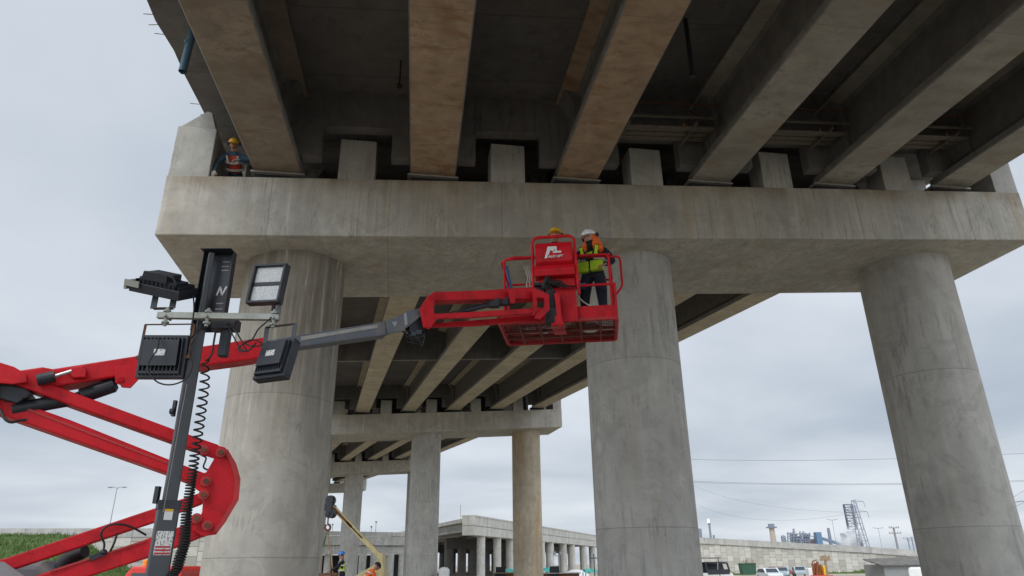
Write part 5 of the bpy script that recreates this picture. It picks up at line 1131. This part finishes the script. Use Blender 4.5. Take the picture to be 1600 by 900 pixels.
mb = MB(); mb.beam(f3(1278, 839.5), f3(1318, 851.5), 3, 2.6); obj('conveyor', mb, paint('hazy_conveyor', (.15, .21, .29), .8, .2, None, .1), t)
# coke drum derrick: lattice, slightly raised on a dark block
def lattice(t, name, p_bl, p_br, p_tl, p_tr, dep, n, r, mat):
    mb = MB(); cor = [(p_bl, p_tl), (p_br, p_tr), (p_bl+V((0, dep, 0)), p_tl+V((0, dep, 0))), (p_br+V((0, dep, 0)), p_tr+V((0, dep, 0)))]
    for a, b in cor: mb.beam(a, b, r*1.5, r*1.5, V((0, 1, 0)))
    for i in range(n+1):
        f = i/n; q = [a.lerp(b, f) for a, b in cor]
        for s_, e_ in ((0, 1), (1, 3), (3, 2), (2, 0)): mb.beam(q[s_], q[e_], r, r)
        if i < n:
            f2 = (i+1)/n; q2 = [a.lerp(b, f2) for a, b in cor]; mb.beam(q[0], q2[1], r*.7, r*.7) if i % 2 else mb.beam(q[1], q2[0], r*.7, r*.7)
    return obj(name, mb, mat, t)
c = f3(1330, 840); t = thing('derrick_tower', 'dark lattice derrick standing on a structure wrapped in white steam', 'derrick', (c.x, FY, 0), 0)
zb = f3(1330, 827).z; zt_ = f3(1330, 788).z; cx = f3(1326, 806).x
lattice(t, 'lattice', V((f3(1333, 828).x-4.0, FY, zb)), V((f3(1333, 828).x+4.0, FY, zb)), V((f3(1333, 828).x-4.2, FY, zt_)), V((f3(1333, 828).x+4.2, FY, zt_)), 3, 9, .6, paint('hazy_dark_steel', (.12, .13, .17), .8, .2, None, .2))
mb = MB(); 
for (u, v, w_) in ((1322, 833, 10), (1331, 830, 10), (1339, 834, 9), (1343, 839, 6)): c = f3(u, v); mb.box((c.x, FY+3, c.z/2), (w_*.62, 10, c.z))
for i in range(14): fb(mb, rr.uniform(1317, 1345), rr.uniform(828, 846), rr.uniform(1317, 1345), rr.uniform(828, 846), .8, -3)
obj('support_block', mb, M['industrial'], t)
# transmission pylon
PY_ = 420.0
def p3(u, v): return at(u, v, PY_)
c = p3(1352, 850); t = thing('transmission_pylon', 'tall pale lattice pylon right of the derrick', 'pylon', (c.x, PY_, 0), 0)
zt_ = p3(1343, 781).z; X = c.x; hw = 3.4
cT = X
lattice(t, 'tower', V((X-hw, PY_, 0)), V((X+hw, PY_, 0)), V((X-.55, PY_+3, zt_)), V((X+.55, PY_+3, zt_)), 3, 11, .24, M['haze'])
for v, w_ in ((783, 5.2), (799, 6.2)):
    zz = p3(1347, v).z; mb = MB(); mb.beam((X-(w_ if v > 790 else .5), PY_+3, zz), (X+w_, PY_+3, zz), .3, .3); mb.beam((X, PY_+3, zz+1.4), (X+w_, PY_+3, zz), .15, .15)
    if v > 790: mb.beam((X, PY_+3, zz+1.4), (X-w_, PY_+3, zz), .15, .15)
    ar = obj('crossarm', mb, M['haze'], t)
    for sx_ in ((1,) if v < 790 else (-1, 1)): mb = MB(); mb.cyl((X+sx_*w_, PY_+3, zz-.1), (X+sx_*(w_+.4), PY_+3, zz-3.4), .14, 6); obj('insulator', mb, M['haze'], ar)
# utility poles
def upole(u, vt, Y, label, arms, mat, r=.16):
    p = at(u, vt, Y); t = thing('utility_pole', label, 'utility pole', (p.x, Y, 0), 0, 'utility poles by the right column'); mb = MB(); mb.tube([(p.x, Y, 0), (p.x, Y, p.z)], [r*1.3, r], 8); obj('pole', mb, mat, t)
    for z_, w_ in arms: mb = MB(); mb.beam((p.x-w_/2, Y-.2, p.z-z_), (p.x+w_/2, Y-.2, p.z-z_), .12, .14); a_ = obj('crossarm', mb, mat, t); mb = MB(); [mb.cyl((p.x+s_*w_*.45, Y-.2, p.z-z_), (p.x+s_*w_*.45, Y-.2, p.z-z_+.35), .07, 6) for s_ in (-1, -.5, .5, 1)]; obj('insulator', mb, mat, a_)
    return p
u1 = upole(1396, 824, 155, 'timber utility pole with two crossarms, left of the right column', ((.1, 2.2), (1.2, 2.6)), M['pole'], .2)
upole(1418, 840, 230, 'farther utility pole, half hidden by the edge of the right column', ((.2, 3.2),), M['haze'], .2)
upole(1424, 839, 236, 'farthest utility pole with low crossarm, against the right column', ((1, 3.6), (5.5, 4.2)), M['haze'], .2)
# a far street lamp pair
for u, v, lb in ((1300, 812, 'faint double street lamp left of the derrick'), (1372, 825, 'faint double street lamp between the pylon and the utility pole')):
    p = at(u, v, 260); t = thing('street_lamp', lb, 'street lamp', (p.x, 260, 0), 0, 'faint lamps on the skyline'); mb = MB(); mb.cyl((p.x, 260, 0), (p.x, 260, p.z), .07, 5); obj('pole', mb, M['haze'], t); mb = MB(); mb.tube([(p.x-1.9, 260, p.z+.1), (p.x, 260, p.z-.15), (p.x+1.9, 260, p.z+.1)], .09, 5); obj('lamp_arm', mb, M['haze'], t)
# overhead wires
def wire(pts, Y, label, r, name='overhead_wire'):
    P = [at(u, v, Y+dy) for u, v, dy in pts]; A_, B_ = P[0], P[-1]; out = []
    if len(P) == 3:
        for q in range(41):
            f = q/40; out.append(A_*(2*(f-.5)*(f-1))+P[1]*(4*f*(1-f))+B_*(2*f*(f-.5)))
    else: out = [A_.lerp(B_, q/20)-V((0, 0, 1))*0 for q in range(21)]
    mb = MB(); mb.tube(out, r, 4); lone(name, mb, M['wire'], label, 'wire', 'overhead power wires')
wire([(1040, 716.5, 0), (1320, 718.5, 0), (1640, 706, 0)], 300, 'highest power wire, crossing the sky between the columns', .07)
wire([(1040, 750, 0), (1320, 756, 0), (1640, 749, 0)], 300, 'upper wire of the middle pair crossing between the columns', .06)
wire([(1040, 752, 0), (1320, 757.5, 0), (1640, 751, 0)], 304, 'lower wire of the middle pair crossing between the columns', .06)
wire([(1070, 752, 0), (1180, 787, 0), (1345, 801, 0)], 420, 'faint sagging wire running down to the upper pylon arm', .05)
wire([(1075, 782, 0), (1190, 812, 0), (1339, 800, 0)], 420, 'faintest sagging wire, low over the refinery', .05)
wire([(1575, 782, 0), (1600, 767, 0), (1640, 745, 0)], 90, 'wire rising steeply at the right edge of the picture', .02)
wire([(1585, 792, 0), (1605, 783, 0), (1640, 768, 0)], 90, 'lower wire rising at the right edge of the picture', .02)
mb = MB(); mb.tube([at(1578, 786, 80), at(1596, 783, 80), at(1640, 790, 80)], .035, 5); lone('lamp_arm_cable', mb, M['black'], 'thicker black cable at the right edge beside the right column', 'cable')
# steam: a soft volume
def steam():
    m_ = bpy.data.materials.new('steam'); m_.use_nodes = True; n = m_.node_tree.nodes; l = m_.node_tree.links; n.clear()
    o_ = n.new('ShaderNodeOutputMaterial'); v = n.new('ShaderNodeVolumePrincipled'); tc = n.new('ShaderNodeTexCoord'); ns = n.new('ShaderNodeTexNoise'); l.new(tc.outputs['Object'], ns.inputs['Vector']); ns.inputs['Scale'].default_value = .11; ns.inputs['Detail'].default_value = 3
    ln = n.new('ShaderNodeVectorMath'); ln.operation = 'MULTIPLY'; ln.inputs[1].default_value = (1/17, 1/12, 1/16); l.new(tc.outputs['Object'], ln.inputs[0]); le = n.new('ShaderNodeVectorMath'); le.operation = 'LENGTH'; l.new(ln.outputs[0], le.inputs[0])
    a = n.new('ShaderNodeMapRange'); l.new(le.outputs['Value'], a.inputs[0]); a.inputs[1].default_value = .3; a.inputs[2].default_value = 1; a.inputs[3].default_value = 1; a.inputs[4].default_value = 0
    b = n.new('ShaderNodeMapRange'); l.new(ns.outputs['Fac'], b.inputs[0]); b.inputs[1].default_value = .42; b.inputs[2].default_value = .62; b.inputs[3].default_value = 0; b.inputs[4].default_value = .22
    c = n.new('ShaderNodeMath'); c.operation = 'MULTIPLY'; l.new(a.outputs[0], c.inputs[0]); l.new(b.outputs[0], c.inputs[1]); l.new(c.outputs[0], v.inputs['Density']); v.inputs['Color'].default_value = (.995, .995, 1, 1); v.inputs['Anisotropy'].default_value = .2; l.new(v.outputs[0], o_.inputs['Volume'])
    return m_
c = f3(1327, 840, -18); mb = MB(); mb.ell((0, 0, 0), (17, 12, 16), nu=20, nv=12); o = lone('steam', mb, steam(), 'white steam drifting around the foot of the derrick', 'steam', kind='stuff'); o.location = c
